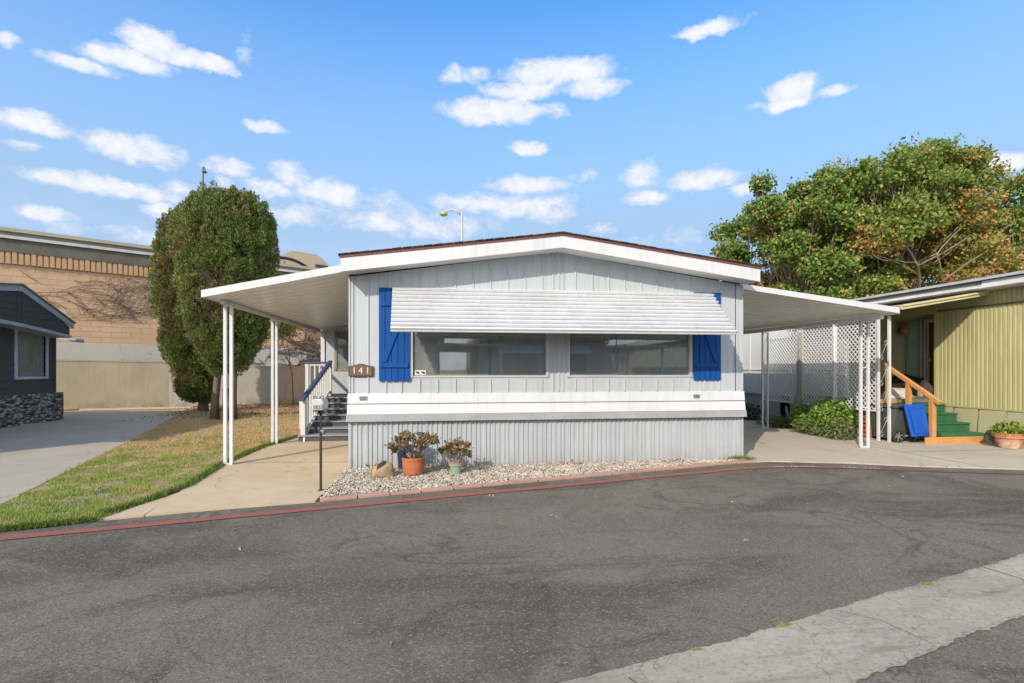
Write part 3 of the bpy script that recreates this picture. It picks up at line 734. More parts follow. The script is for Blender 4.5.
cl = empty('carport', (-3.3, 8.56, 0), 'white metal carport roof on slim posts left of the mobile home above the concrete path', 'carport', 'white carports either side of the mobile home')
CX0, CZ0, CX1, CZ1 = -1.44, 3.02, -3.43, 2.60
pan_roof(cl, CX0, CZ0-.08, CX1+.03, CZ1-.07, 8.06, 14.85)
b = MB(); b.prism([(CX0, CZ0-.085),(CX0, CZ0+.025),(CX1, CZ1+.02),(CX1, CZ1-.085)], 'y', 8.0, 8.03)     # front fascia
b.prism([(CX0, CZ0+.012),(CX0, CZ0+.025),(CX1, CZ1+.02),(CX1, CZ1+.005)], 'y', 8.031, 8.07)
b.build('fascia', white, cl)
b = MB(); b.box(CX1-.002, CX1+.02, 8.031, 14.9, CZ1-.085, CZ1+.02); b.build('gutter', white2, cl)
b = MB(); b.box(-3.35, -3.29, 8.45, 14.8, 2.475, 2.53); b.build('beam', white2, cl)
lpost(8.56, -3.275, 2.475, dx=.09, side='x', parent=cl, r=.024, rungs=False); lpost(10.8, -3.275, 2.475, dx=.075, side='x', parent=cl, r=.024, rungs=False)


cr = empty('carport', (7.86, 8.8, 0), 'white metal carport roof on slim posts right of the mobile home above the grey driveway', 'carport', 'white carports either side of the mobile home')
RX0, RZ0, RX1, RZ1 = 5.0, 2.90, 8.02, 2.555
pan_roof(cr, RX0, RZ0-.07, RX1-.03, RZ1-.075, 8.26, 15.4, mat=M('carport_underside', (.80,.78,.71), .32, (.72,.70,.64), 1.2, .08))
b = MB(); b.prism([(RX0, RZ0-.06),(RX1, RZ1-.085),(RX1, RZ1+.015),(RX0, RZ0+.03)], 'y', 8.2, 8.23)
b.prism([(RX0, RZ0+.018),(RX1, RZ1+.002),(RX1, RZ1+.015),(RX0, RZ0+.03)], 'y', 8.231, 8.27); b.build('fascia', white, cr)
b = MB(); b.box(RX1-.02, RX1+.002, 8.231, 15.45, RZ1-.085, RZ1+.015); b.build('gutter', white2, cr)
b = MB(); b.box(7.83, 7.90, 8.4, 15.3, 2.385, 2.47); b.build('beam', M('carport_underside', (.5,.5,.5)), cr)
lpost(8.80, 7.865, 2.385, dx=.15, side='x', parent=cr, r=.022)
lpost(12.0, 7.98, 2.385, dx=.14, side='x', mat=white2, parent=cr, r=.018, ornate=True)

# ================================================================== storage room at the end of the left carport
st = empty('storage_room', (-2.3, 14.85, 0), 'small white storage room with curtained window behind the porch steps', 'shed')
b = MB(); b.box(-3.25, -2.92, 14.85, 14.93, 0, 2.62); b.box(-2.35, -1.40, 14.85, 14.93, 0, 2.62); b.box(-2.92, -2.35, 14.85, 14.93, 0, 1.44); b.box(-2.92, -2.35, 14.85, 14.93, 2.50, 2.62)
b.box(-3.25, -3.17, 14.93, 18.5, 0, 2.6)
b.build('wall', sidingm, st); b = MB(); b.box(-3.29, -3.19, 14.81, 14.849, 0, 2.5); b.build('corner_trim', white, st)
b = MB(); b.prism([(-3.35,2.62),(-1.40,3.0),(-1.40,3.05),(-3.35,2.67)], 'y', 14.9, 18.6); b.build('roof', white2, st)
b = MB(); 
for q in ((-2.94,-2.87,1.42,2.52),(-2.37,-2.33,1.42,2.52),(-2.90,-2.37,1.42,1.46),(-2.90,-2.37,2.48,2.52)): b.box(q[0], q[1], 14.83, 14.88, q[2], q[3])
f = b.build('window', M('taupe_frame', (.30,.27,.23), .5), st)
b = MB(); b.box(-2.90, -2.37, 14.862, 14.866, 1.46, 2.48); b.build('pane', glass('small_glass', (.8,.85,.8), .04), f)
wavy_curtain(-2.90, -2.37, 14.96, 1.4, 2.5, M('olive_curtain', (.30,.29,.22), .85), f)
b = MB(); b.box(-2.95,-2.3,15.05,15.1,1.2,2.6); b.build('inner_panel', room, st)

# ================================================================== porch steps
ps = empty('porch_steps', (-2.15, 11.05, 0), 'dark grey wooden porch steps with white balusters and navy handrail', 'steps')
sx0, sx1 = -2.76, -1.41; run = .30; rise = .112
treadm = darkgrey; riserm = M('riser_grey', (.075,.08,.09), .7)
for k in range(7):
    y = 11.05+run*k; z = .13+rise*k
    b = MB(); b.box((sx0 if k else -2.90), sx1, y-.03, y+run+.005, z-.022, z); b.build('tread', M('tread_edge', (.33,.345,.36), .6, (.24,.25,.26), 6, .1), ps)
    b = MB(); b.box((sx0+.01 if k else -2.89), sx1-.005, y, y+.03, max(.005, z-rise-(.02 if k == 0 else -.0)), z-.0225); b.build('riser', riserm, ps)
b = MB(); b.box(-3.45, sx1, 13.15, 14.80, .76, .80); b.build('landing', treadm, ps)
b = MB(); b.box(-3.43, -3.37, 13.2, 14.78, 0, .76); b.box(-3.43,-2.87,13.19,13.23,.1,.76); b.build('landing_skirt', M('lattice_white', (.7,.7,.7), .6), ps)
b = MB(); b.prism([(11.02,.0),(11.4,.0),(13.2,.62),(13.2,.79),(12.9,.78),(11.05,.11)], 'x', sx0-.035, sx0-.001); b.build('stringer', white, ps)
rx = -2.815
b = MB(); b.box(rx-.045, rx+.045, 11.09, 11.18, .131, .88); b.build('newel', white, ps, bevel=.005)
b = MB(); b.box(rx-.045, rx+.045, 13.62, 13.71, .3, 1.62); b.box(-3.40, -3.32, 13.62, 13.71, .0, 1.60); b.build('landing_post', white, ps, bevel=.005)
rz = lambda y: .87+(1.65-.87)*(y-11.08)/(13.68-11.08)
b = MB(); b.bar((rx, 11.0, rz(11.0)), (rx, 13.76, rz(13.76)), .09, .045); b.build('handrail', navy, ps, bevel=.006)
b = MB(); b.bar((-3.44, 13.665, 1.635), (rx+.03, 13.665, 1.635), .09, .045); b.bar((-3.37, 13.7, 1.635), (-3.37, 14.8, 1.635), .09, .045); b.build('landing_rail', navy, ps, bevel=.005)
b = MB(); b.bar((rx, 11.12, rz(11.12)-.72), (rx, 13.66, rz(13.66)-.72), .035, .05); b.bar((-3.42, 13.665, .92), (rx, 13.665, .92), .035, .05); b.bar((rx, 11.12, rz(11.12)-.055), (rx, 13.66, rz(13.66)-.055), .035, .05); b.bar((-3.42, 13.665, 1.58), (rx, 13.665, 1.58), .035, .05); b.build('lower_rail', white, ps)
for k in range(12):
    y = 11.30+k*.195
    b = MB(); b.box(rx-.018, rx+.018, y-.018, y+.018, rz(y)-.72, rz(y)-.05); b.build('baluster', white, ps)
for k in range(4):
    x = -3.3+k*.12
    b = MB(); b.box(x-.018, x+.018, 13.647, 13.683, .92, 1.58); b.build('baluster', white, ps)

# ================================================================== mailbox on black post
mb_ = empty('mailbox', (-1.47, 6.62, 0), 'pale mailbox with small number plate on a thin black post beside the path', 'mailbox')
b = MB(); b.box(-1.483,-1.457,6.607,6.633,0,1.0); b.box(-1.50,-1.44,6.59,6.65,0,.008); b.build('post', M('rusty_black', (.018,.016,.015), .6, (.04,.025,.02), 14, .3), mb_)
b = MB(); b.prism([(-1.535,.995),(-1.405,.995),(-1.40,1.10),(-1.425,1.13),(-1.515,1.13),(-1.54,1.10)], 'y', 6.44, 6.72); bx = b.build('box', M('mailbox_white', (.56,.55,.51), .5, (.45,.44,.40), 12, .15), mb_, bevel=.012)
b = MB(); b.box(-1.52,-1.42,6.428,6.4385,1.022,1.07); pl = b.build('name_plate', M('plate_grey', (.55,.55,.54), .4), mb_)
b = MB()
for k, (w, g_) in enumerate([(.012,.018),(.020,.026),(.010,.017),(.018,.024)]): b.box(-1.51+k*.021, -1.51+k*.021+w*.7, 6.424, 6.4275, 1.028, 1.055)
b.build('plate_digit', M('digit_grey', (.14,.14,.14), .5), pl)
for s in (-1, 1):
    b = MB()
    b.tube([(-1.47+s*.01, 6.5, 1.13),(-1.47+s*.035, 6.5, 1.165),(-1.47+s*.06, 6.5, 1.155),(-1.47+s*.055, 6.5, 1.132),(-1.47+s*.04, 6.5, 1.14)], .0055, 6)
    b.build('scroll', black, mb_, smooth=True)
b = MB(); b.box(-1.53,-1.41,6.48,6.70,.978,.994); b.build('bracket', black, mb_)
b = MB(); b.tube([(-1.46,6.60,.735),(-1.425,6.57,.725),(-1.41,6.56,.72)], [.018,.024,.026], 10); b.build('spotlight_head', M('dull_steel', (.22,.22,.22), .5), mb_)
b = MB(); b.tube([(-1.52,6.62,.76),(-1.47,6.61,.72)], .014, 8); b.tube([(-1.53,6.62,.78),(-1.53,6.62,.74)], .022, 8); b.build('clamp', black, mb_)

# ================================================================== rock and potted plants in the gravel
def rock(name, c, r, mat, seed, label, cat):
    import bmesh
    bm = bmesh.new(); bmesh.ops.create_icosphere(bm, subdivisions=4, radius=1)
    for v in bm.verts:
        p = v.co.copy(); d = 1+.28*mnoise.noise(p*1.3+Vector((seed,0,0)))+.10*mnoise.noise(p*3.7+Vector((0,seed,0)))+.03*mnoise.noise(p*10)
        for pl_ in ((.6,-.7,.3,.86),(-.8,-.3,.4,.88),(.1,-.9,-.3,.84),(.3,.1,.95,.92)):
            nrm = Vector(pl_[:3]).normalized(); t = p.dot(nrm)*d
            if t > pl_[3]: p -= nrm*(t-pl_[3])*.8/d
        v.co = Vector((p.x*r[0], p.y*r[1], max(-.35*r[2], p.z*r[2])))*d
    me = bpy.data.meshes.new(name); bm.to_mesh(me); bm.free(); me.materials.append(mat); me.polygons.foreach_set('use_smooth', [True]*len(me.polygons))
    o = bpy.data.objects.new(name, me); C.objects.link(o); o.location = c; return tag(o, label, cat)
def mat_rock():
    m, nt, b, o = nt_new('tan_rock'); p = objc(nt)
    c = mix_(nt, ramp(nt, noise_(nt, p, 5, 5, .7), .35, .7), (.44,.31,.18), (.27,.19,.12))
    y = sepz(nt, p, 'X'); z = sepz(nt, p, 'Z')
    d1 = ramp(nt, math_(nt, 'ABSOLUTE', math_(nt, 'ADD', math_(nt, 'SUBTRACT', z, .125), math_(nt, 'MULTIPLY', y, -.6))), .03, .036, 1, 0)
    d2 = ramp(nt, math_(nt, 'ABSOLUTE', math_(nt, 'ADD', y, .015)), .052, .06, 1, 0)
    c = mix_(nt, math_(nt, 'MULTIPLY', d1, d2), c, (.035,.035,.03))
    nt.links.new(c, b.inputs['Base Color']); b.inputs['Roughness'].default_value = .9
    bump_(nt, b, noise_(nt, p, 26, 5, .7), .5, .02); return m
rock('garden_rock', (-.80, 7.30, .075), (.16, .14, .155), mat_rock(), 3.3, 'tan boulder with dark patch on its top at the left of gravel bed', 'rock')

jade = leafmat('jade_leaf', [(.13,.13,.06),(.27,.13,.07),(.38,.25,.14),(.15,.085,.055)], [.28,.28,.2,.24], rough=.45, trans=.08)
barkm = M('succulent_stem', (.33,.27,.22), .85, (.22,.17,.13), 30, .2)
def jade_plant(root, base, spread, height, nb, nl, seed):
    rn = random.Random(seed); b = MB(); tips = []
    def grow(p, d, L, r, lev):
        q = p+d*L; mid = p+d*L*.5+Vector((rn.uniform(-1,1), rn.uniform(-1,1), .2))*L*.10
        b.tube([p, mid, q], [r, r*.85, r*.7], 6)
        if lev == 0: tips.append((q, d)); return
        for _ in range(rn.choice((2, 3, 3))):
            nd_ = (d+Vector((rn.uniform(-1,1), rn.uniform(-1,1), rn.uniform(-.45,.6)))*.75).normalized()
            if nd_.z < -.1: nd_.z = .05
            grow(q, nd_, L*rn.uniform(.62,.9), r*.68, lev-1)
    for k in range(nb):
        a = 2*PI*k/nb+rn.uniform(-.3,.3); d = Vector((math.cos(a)*spread, math.sin(a)*spread*.7, rn.uniform(.7,1.2))).normalized()
        grow(Vector(base), d, height*rn.uniform(.28,.38), .016, 2)
    b.build('stem', barkm, root, smooth=True)
    P = []
    for q, d in tips:
        for _ in range(nl): P.append(q+Vector((rn.gauss(0,.022), rn.gauss(0,.022), rn.gauss(0,.018))))
    cards('foliage', np.array(P), rng.uniform(.030, .052, len(P)), jade, root, aspect=.75, fold=.15)
terra = M('terracotta', (.46,.15,.055), .8, (.36,.12,.05), 5, .15, bump=.15, bs=60)
t = empty('potted_plant', (-.395, 7.36, 0), 'large bushy jade succulent in a round orange terracotta pot', 'potted plant', 'succulents in pots on the gravel bed')
b = MB(); b.lathe([(.118,.0),(.142,.03),(.152,.12),(.152,.20),(.158,.205),(.160,.242),(.148,.248),(.138,.235),(.130,.20),(.05,.19)], (-.395,7.36,.015), 32); b.build('pot', terra, t, smooth=False)
b = MB(); b.lathe([(.001,.205),(.132,.205),(.001,.21)], (-.395,7.36,.01), 20); b.build('soil', M('pot_soil', (.06,.045,.03), .95), t)
jade_plant(t, (-.395,7.36,.20), .85, .50, 11, 15, 5)
t = empty('potted_plant', (.195, 7.36, 0), 'small leggy jade succulent in a little pale green pot', 'potted plant', 'succulents in pots on the gravel bed')
b = MB(); b.lathe([(.068,.0),(.072,.01),(.086,.10),(.090,.115),(.105,.118),(.105,.135),(.092,.137),(.085,.12),(.03,.115)], (.195,7.36,.015), 28); b.build('pot', M('mint_glaze', (.28,.42,.30), .4), t)
b = MB(); b.lathe([(.102,.0),(.104,.012),(.09,.016)], (.195,7.36,.152), 24); b.build('rim', M('pink_rim', (.5,.25,.18), .7), t)
jade_plant(t, (.195,7.36,.13), .75, .42, 7, 14, 11)
# blue tub shape standing in for a bluish patch against the skirting
b = MB(); b.lathe([(.09,.0),(.10,.02),(.125,.34),(.135,.345),(.135,.365),(.12,.365)], (-.53,7.72,.01), 24, 1, .8); o = b.build('blue_stand_in', M('dusty_blue', (.045,.12,.24), .5), None)
tag(o, 'dusty blue tub shape standing in for a bluish patch behind the orange pot', 'tub')

# ================================================================== dark neighbour house on the left
def mat_stone():
    m, nt, b, o = nt_new('ledger_stone'); p = pos_(nt)
    v = nd(nt, 'ShaderNodeTexVoronoi'); v.inputs['Scale'].default_value = 1; v.inputs['Randomness'].default_value = .9
    nt.links.new(scl(nt, p, (8, 8, 22)), v.inputs['Vector'])
    cr = nd(nt, 'ShaderNodeValToRGB'); el = cr.color_ramp.elements; el[0].color = (.14,.125,.11,1); el[1].color = (.50,.44,.38,1); e = el.new(.5); e.color = (.30,.26,.225,1)
    nt.links.new(sepz(nt, v.outputs['Color'], 'X'), cr.inputs[0])
    c = mix_(nt, ramp(nt, v.outputs['Distance'], .35, .75), cr.outputs[0], (.03,.03,.03))
    nt.links.new(c, b.inputs['Base Color']); b.inputs['Roughness'].default_value = .85
    bump_(nt, b, math_(nt, 'SUBTRACT', 1.0, v.outputs['Distance']), .9, .04); return m
charc = M('charcoal_siding', (.062,.065,.068), .6, (.052,.055,.058), 2, .1)
XW = -10.95
dh = empty('dark_house', (XW, 15, 0), 'charcoal clapboard house with grey gable trim and stone base at left edge', 'house')
b = MB()
zz = .80
wy0, wy1, wz0, wz1 = 15.08, 16.08, 1.27, 2.46
while zz < 4.3:  # taller front part is out of view, added to shade drive and lawn
    z2 = min(zz+.19, 4.3)
    for (y0, y1) in ([(6.2, 12.9), (12.9, wy0), (wy1, 16.42)] if (zz+.19 > wz0 and zz < wz1) else [(6.2, 12.9), (12.9, 16.42)]):
        if z2 > 3.35 and y1 > 13: 
            continue
        b.prism([(XW-.06, zz),(XW+.020, zz),(XW+.003, z2),(XW-.06, z2)], 'y', y0, y1)
    zz += .19
b.box(XW-.1, XW+.012, wy0, wy1, .99, wz0-.04); b.box(XW-.1, XW+.012, wy0, wy1, wz1+.04, 2.85)
b.box(XW-8, XW-.061, 16.3, 16.42, .5, 2.6); b.box(XW-8, XW-.1, 6.2, 6.3, .5, 4.3)
b.box(XW-.05, XW+.03, 16.38, 16.46, .80, 2.6)
b.build('wall', charc, dh)
b = MB(); b.box(XW-.1, XW+.06, 6.2, 16.70, 0, .80); b.box(XW-8, XW-.1, 16.5, 16.70, 0, .8); b.build('stone_base', mat_stone(), dh)
# gable end hanging over the wall, shallow double pitch
GX = -10.42
prof = [(12.9,3.38),(14.5,3.60),(16.62,2.66),(16.62,2.44),(14.6,2.62),(12.9,2.74)]
b = MB(); 
zs = 2.45
b.prism([(12.9,2.68),(12.9,3.26),(14.5,3.46),(16.25,2.66),(16.25,2.42),(14.6,2.56)], 'x', XW, GX-.02)
for k in range(6):
    z = 2.62+k*.16
    ymax = 16.5-(z-2.55)*2.2 if z > 2.6 else 16.5
    b.box(GX-.02, GX-.008, 12.9, max(13.2, ymax), z, z+.012)
for y in (14.42, 14.56): b.box(GX-.02, GX-.004, y, y+.03, 2.62, 3.5)
b.build('gable', charc, dh)
gtrim = M('blue_grey_trim', (.36,.41,.46), .55, (.31,.35,.40), 3, .08)
b = MB()
b.prism([(12.9,3.22),(12.9,3.36),(14.5,3.56),(16.35,2.76),(16.35,2.63),(14.5,3.42)], 'x', GX-.019, GX+.03)
b.build('rake_board', gtrim, dh)
b = MB(); b.prism([(12.9,2.64),(12.9,2.74),(14.6,2.61),(16.28,2.42),(16.28,2.35),(14.6,2.53)], 'x', XW+.001, GX+.012); b.build('lower_trim', M('pale_grey_trim', (.40,.44,.48), .55), dh)
b = MB(); b.prism([(6.1,4.3),(12.9,4.3),(12.9,4.2),(6.1,4.2)], 'x', XW-8, GX+.3); b.prism([(12.9,3.365),(14.5,3.565),(16.38,2.765),(16.40,2.79),(14.5,3.61),(12.9,3.41)], 'x', XW-8, GX+.06)
b.build('roof', M('grey_shingle', (.18,.19,.20), .9, (.13,.14,.15), 6, .2, bump=.5, bs=40), dh)
b = MB(); b.prism([(-11.6,2.46),(-10.75,2.26),(-10.75,2.36),(-11.6,2.56)], 'y', 17.0, 17.35); b.build('rear_eave', gtrim, dh)
# window
wf = MB(); t_ = .07
for q in ((wy0-t_,wy0,wz0-t_,wz1+t_),(wy1,wy1+t_,wz0-t_,wz1+t_),(wy0,wy1,wz0-t_,wz0),(wy0,wy1,wz1,wz1+t_)): wf.box(XW-.05, XW+.045, *q[:2], *q[2:])
f = wf.build('window', M('window_trim_blue_grey', (.50,.55,.60), .5), dh, bevel=.004)
b = MB(); b.box(XW-.03, XW-.025, wy0, wy1, wz0, wz1); b.build('pane', glass('side_glass', (.8,.82,.82), .12), f)
def drape(y0, y1):
    v = []; n = 30
    for i in range(n+1): v.append((XW-.12+.02*math.sin(i*1.6), y0+(y1-y0)*i/n, wz1+.1))
    for i in range(n+1): v.append((XW-.12+.02*math.sin(i*1.6), y0+(y1-y0)*i/n, wz0-.1))
    b = MB(); b.add(v, [(i, i+1, n+2+i, n+1+i) for i in range(n)]); b.build('curtain', M('grey_curtain', (.30,.27,.25), .85), f, smooth=True)
drape(wy0, wy0+.30); drape(wy1-.26, wy1)
b = MB(); b.box(XW-.26, XW-.22, 15.0, 16.2, 1.0, 2.7); b.build('inner_panel', M('reflected_brick_tan', (.8,.55,.4), .9, (.5,.3,.2), 8, .2), dh)  # panel close behind the pane; its tan colour stands in for reflected brick

# ================================================================== long brick building behind
P0 = Vector((-15.2, 20.2, 0)); DU = Vector((.824, .566, 0)).normalized(); NU = Vector((DU.y, -DU.x, 0))
ANG = math.atan2(DU.y, DU.x)
def mat_brick():
    m, nt, b, o = nt_new('slump_block'); p = objc(nt)
    cb = nd(nt, 'ShaderNodeCombineXYZ'); s = nd(nt, 'ShaderNodeSeparateXYZ'); nt.links.new(p, s.inputs[0]); nt.links.new(s.outputs[0], cb.inputs[0]); nt.links.new(s.outputs[2], cb.inputs[1])
    br = nd(nt, 'ShaderNodeTexBrick'); nt.links.new(cb.outputs[0], br.inputs['Vector'])
    br.inputs['Scale'].default_value = 1; br.inputs['Brick Width'].default_value = .62; br.inputs['Row Height'].default_value = .205; br.inputs['Mortar Size'].default_value = .012; br.inputs['Mortar Smooth'].default_value = .3
    br.inputs['Color1'].default_value = (.67,.44,.255,1); br.inputs['Color2'].default_value = (.75,.50,.305,1); br.inputs['Mortar'].default_value = (.50,.36,.235,1)
    c = mix_(nt, ramp(nt, noise_(nt, p, .5, 5, .65), .35, .7, 0, .4), br.outputs[0], (.48,.31,.19))
    c = mix_(nt, ramp(nt, noise_(nt, p, 14, 4, .7), .4, .75, 0, .3), c, (.36,.23,.14))
    nt.links.new(c, b.inputs['Base Color']); b.inputs['Roughness'].default_value = .92
    bump_(nt, b, math_(nt, 'SUBTRACT', noise_(nt, p, 30, 3), br.outputs['Fac']), .6, .015); return m
bb = empty('brick_building', P0, 'long tan block building with soldier course and flat metal eave behind the trees', 'building'); bb.rotation_euler.z = ANG
def lb(mb, name, mat, parent=bb, **k):      # build in the building's own frame
    me = mb.build(name, mat, None, **k); me.parent = parent; return me
U0, U1 = -16, 27
b = MB(); b.box(U0, U1, 0, 8, 2.43, 5.62); lb(b, 'wall', mat_brick())
b = MB(); b.box(U0, U1, -.03, 8, 0, 2.43); lb(b, 'plinth', mat_concrete('pale_render', (.62,.58,.50), (.56,.53,.46), .25))
sold = M('soldier_brick', (.55,.33,.17), .9, (.62,.40,.23), 7, .3)
b = MB(); u = U0; k = 0
while u < U1: 
    b.box(u, u+.125, -.075-(.015 if k % 3 == 0 else 0), -.001, 5.14, 5.55); u += .165; k += 1
lb(b, 'soldier_course', sold)
b = MB(); b.box(U0, U1, -.10, -.0, 5.552, 6.0); lb(b, 'eave_soffit', M('eave_shade_tone', (.12,.11,.085), .8, (.17,.155,.12), 2, .2))  # eave's shadow put into the dark colour of this band
b = MB(); b.box(U0, U1, -.17, 8.1, 6.001, 6.10); lb(b, 'gutter', M('grey_white_gutter', (.62,.61,.56), .5, (.5,.49,.45), 3, .1))
b = MB(); b.box(U0, U1, -.13, 8.1, 6.101, 6.24); lb(b, 'roof_edge', M('olive_grey_band', (.24,.23,.18), .6))
b = MB(); b.box(U0, U1, -.19, 8.15, 6.241, 6.37); lb(b, 'roof_cap', M('tan_cap', (.48,.42,.29), .6, (.40,.35,.25), 3, .1))
# rooftop plant room with sloped cap, dark louvre and curved duct
def loc_u(px, py, offn=1.5):
    u = (px-512)/F; rx, ry = S_+u*C_, C_-u*S_
    o_ = P0-NU*offn
    det = rx*(-DU.y)+ry*DU.x; D = (o_.x*(-DU.y)+o_.y*DU.x)/det
    Q = Vector((D*rx, D*ry, 0))-P0
    return Q.dot(DU), CH+(HZ-py)*D/F
ua, za = loc_u(281, 262); ub, zb = loc_u(292, 250.5); uc, zc = loc_u(318, 255); ud, zd = loc_u(328, 262)
beige = M('beige_stucco', (.50,.42,.28), .85, (.43,.36,.24), 2, .1, bump=.2, bs=30)
b = MB(); b.prism([(ua-.6,6.3),(ud,6.3),(ud,zd-.10),(uc,zc),(ub,zb),(ua-.6,za-.05)], 'y', 1.5, 4.2); rb = lb(b, 'rooftop_block', beige)
b = MB(); b.box(uc-.15, ud-.02, 1.40, 1.495, 6.4, zd-.22); lb(b, 'louvre', M('dark_blue_louvre', (.045,.055,.07), .4))
pts = []
for k in range(13):
    t = k/12; uu, z = loc_u(283+34*t, 258+2*t+16*t*t, .9); pts.append((uu, .9, z))
b = MB(); b.tube([(pts[0][0]-.3, .9, pts[0][2])]+pts, .075, 8); lb(b, 'duct', black)
b = MB(); u1, z1 = loc_u(284.5, 261, .9); u2, z2 = loc_u(288, 275, .9); b.tube([(u1,.9,z1),(u2,.9,z2)], .02, 5); lb(b, 'cable', black)

# bare creeper on the building wall
vinem = M('creeper_stem', (.14,.10,.085), .9, (.09,.065,.055), 20, .2)
def creeper(name, starts, u_rng, z_rng, seed, label, L=90, r0=.02, drift=(.9,.1), offy=-.03):
    rn = random.Random(seed); b = MB(); cnt = [0]
    def grow(u, z, a, n, r, lev):
        pts = [(u, offy-r, z)]; 
        for i in range(n):
            a += rn.gauss(0, .22); a = a*.97+(drift[1] if math.cos(a) > 0 else PI-drift[1])*.03
            u += math.cos(a)*.13; z += math.sin(a)*.13
            if not (u_rng[0] < u < u_rng[1] and z_rng[0] < z < z_rng[1]): break
            pts.append((u, offy-r-.02*rn.random(), z))
            if lev < 3 and rn.random() < .20 and cnt[0] < 420:
                cnt[0] += 1; grow(u, z, a+rn.choice((-1, 1))*rn.uniform(.5, 1.1), int(n*.6), r*.68, lev+1)
        if len(pts) > 1: b.tube(pts, [r*(1-.6*i/len(pts)) for i in range(len(pts))], 4, cap=False)
    for u, z, a, n in starts: grow(u, z, a, n, r0, 0)
    o = b.build(name, vinem, None); o.location = P0; o.rotation_euler.z = ANG
    o.matrix_world = Matrix.Translation(P0) @ Matrix.Rotation(ANG, 4, 'Z')
    return tag(o, label, 'climbing plant')
creeper('bare_creeper', [(1.6,2.6,1.6,18),(1.5,4.1,.1,36),(2.4,4.4,.1,30),(3.0,4.6,-.05,26),(1.0,4.6,2.9,14),(2.6,4.2,0,30),(1.2,3.9,.2,36),(2.0,4.75,-.1,34),(.4,4.3,.1,30)], (-1,5.6), (3.3,5.05), 5, 'leafless brown creeper spreading under the eave of tan block building', r0=.014)
creeper('bare_creeper', [(9.0,.6,1.4,26),(9.8,.5,1.7,26),(10.6,.4,1.5,26),(9.2,2.2,.1,30),(9.6,2.8,0,30),(8.6,3.0,.1,30),(10.2,1.8,.3,26),(8.8,2.0,.5,30),(9.9,3.2,3.0,20),(8.7,3.6,.0,30),(10.9,2.6,2.9,26),(11.6,2.2,3.0,26),(11,3.3,3.1,24),(10.4,1.4,2.6,18)], (7.0,13.5), (.4,4.8), 9, 'thick bare creeper over tan wall seen beneath the left carport', r0=.028)

# ================================================================== concrete block boundary wall
A = Vector((-16.6, 19.58, 0)); Bq = Vector((-5.3, 23.3, 0)); D2 = (Bq-A).normalized(); N2 = Vector((D2.y, -D2.x, 0))
def wallseg(name, t0, t1, h0, h1, mat, label, group=None):
    L = (Bq-A).length; o0 = A+D2*L*t0; ln = L*(t1-t0)
    b = MB(); b.add([(0,0,0),(ln,0,0),(ln,.15,0),(0,.15,0),(0,0,h0),(ln,0,h1),(ln,.15,h1),(0,.15,h0)], [(0,3,2,1),(4,5,6,7),(0,1,5,4),(1,2,6,5),(2,3,7,6),(3,0,4,7)])
    b.add([(0,-.015,h0+.001),(ln,-.015,h1+.001),(ln,.165,h1+.001),(0,.165,h0+.001),(0,-.015,h0+.05),(ln,-.015,h1+.05),(ln,.165,h1+.05),(0,.165,h0+.05)], [(0,3,2,1),(4,5,6,7),(0,1,5,4),(1,2,6,5),(2,3,7,6),(3,0,4,7)])
    o = b.build(name, mat); o.location = o0; o.rotation_euler.z = math.atan2(D2.y, D2.x)
    return tag(o, label, 'wall', group)
def mat_board(name, a_, b_):
    m, nt, b, o = nt_new(name); p = objc(nt)
    c = mix_(nt, ramp(nt, noise_(nt, scl(nt, p, (1,1,.6)), 1.2, 6, .7, .5), .35, .68), a_, b_)
    st = noise_(nt, scl(nt, p, (9,9,.5)), 1.2, 4, .7); c = mix_(nt, ramp(nt, st, .5, .7, 0, .35), c, tuple(x*.6 for x in a_))
    z = sepz(nt, p); c = mix_(nt, math_(nt, 'MULTIPLY', ramp(nt, z, .35, 0, 0, .6), ramp(nt, noise_(nt, p, 3, 4), .4, .6)), c, (.16,.12,.08))
    nt.links.new(c, b.inputs['Base Color']); b.inputs['Roughness'].default_value = .95
    bump_(nt, b, noise_(nt, p, 25, 4, .7), .4, .01); return m
wallseg('block_wall', 0, .545, 1.80, 1.70, mat_board('olive_concrete', (.38,.335,.235), (.31,.27,.19)), 'long weathered tan concrete wall beyond the left driveway')
wallseg('block_wall', .5455, .88, 1.62, 1.52, mat_board('grey_concrete_wall', (.46,.43,.36), (.40,.37,.31)), 'greyish concrete wall section behind the cypress trunks')
wallseg('block_wall', .8805, 1.25, 1.54, 1.45, mat_board('tan_concrete_wall', (.56,.41,.25), (.48,.34,.21)), 'warmer tan concrete wall section seen beneath the left carport')
b = MB(); L = (Bq-A).length
c0 = A+D2*L*.33+N2*.55; c1 = A+D2*L*.62+N2*.9
b.bar((c0.x,c0.y,.025),(c1.x,c1.y,.025),.12,.05); o = b.build('low_kerb', M('pale_kerb', (.55,.52,.45), .85)); o['kind'] = 'structure'

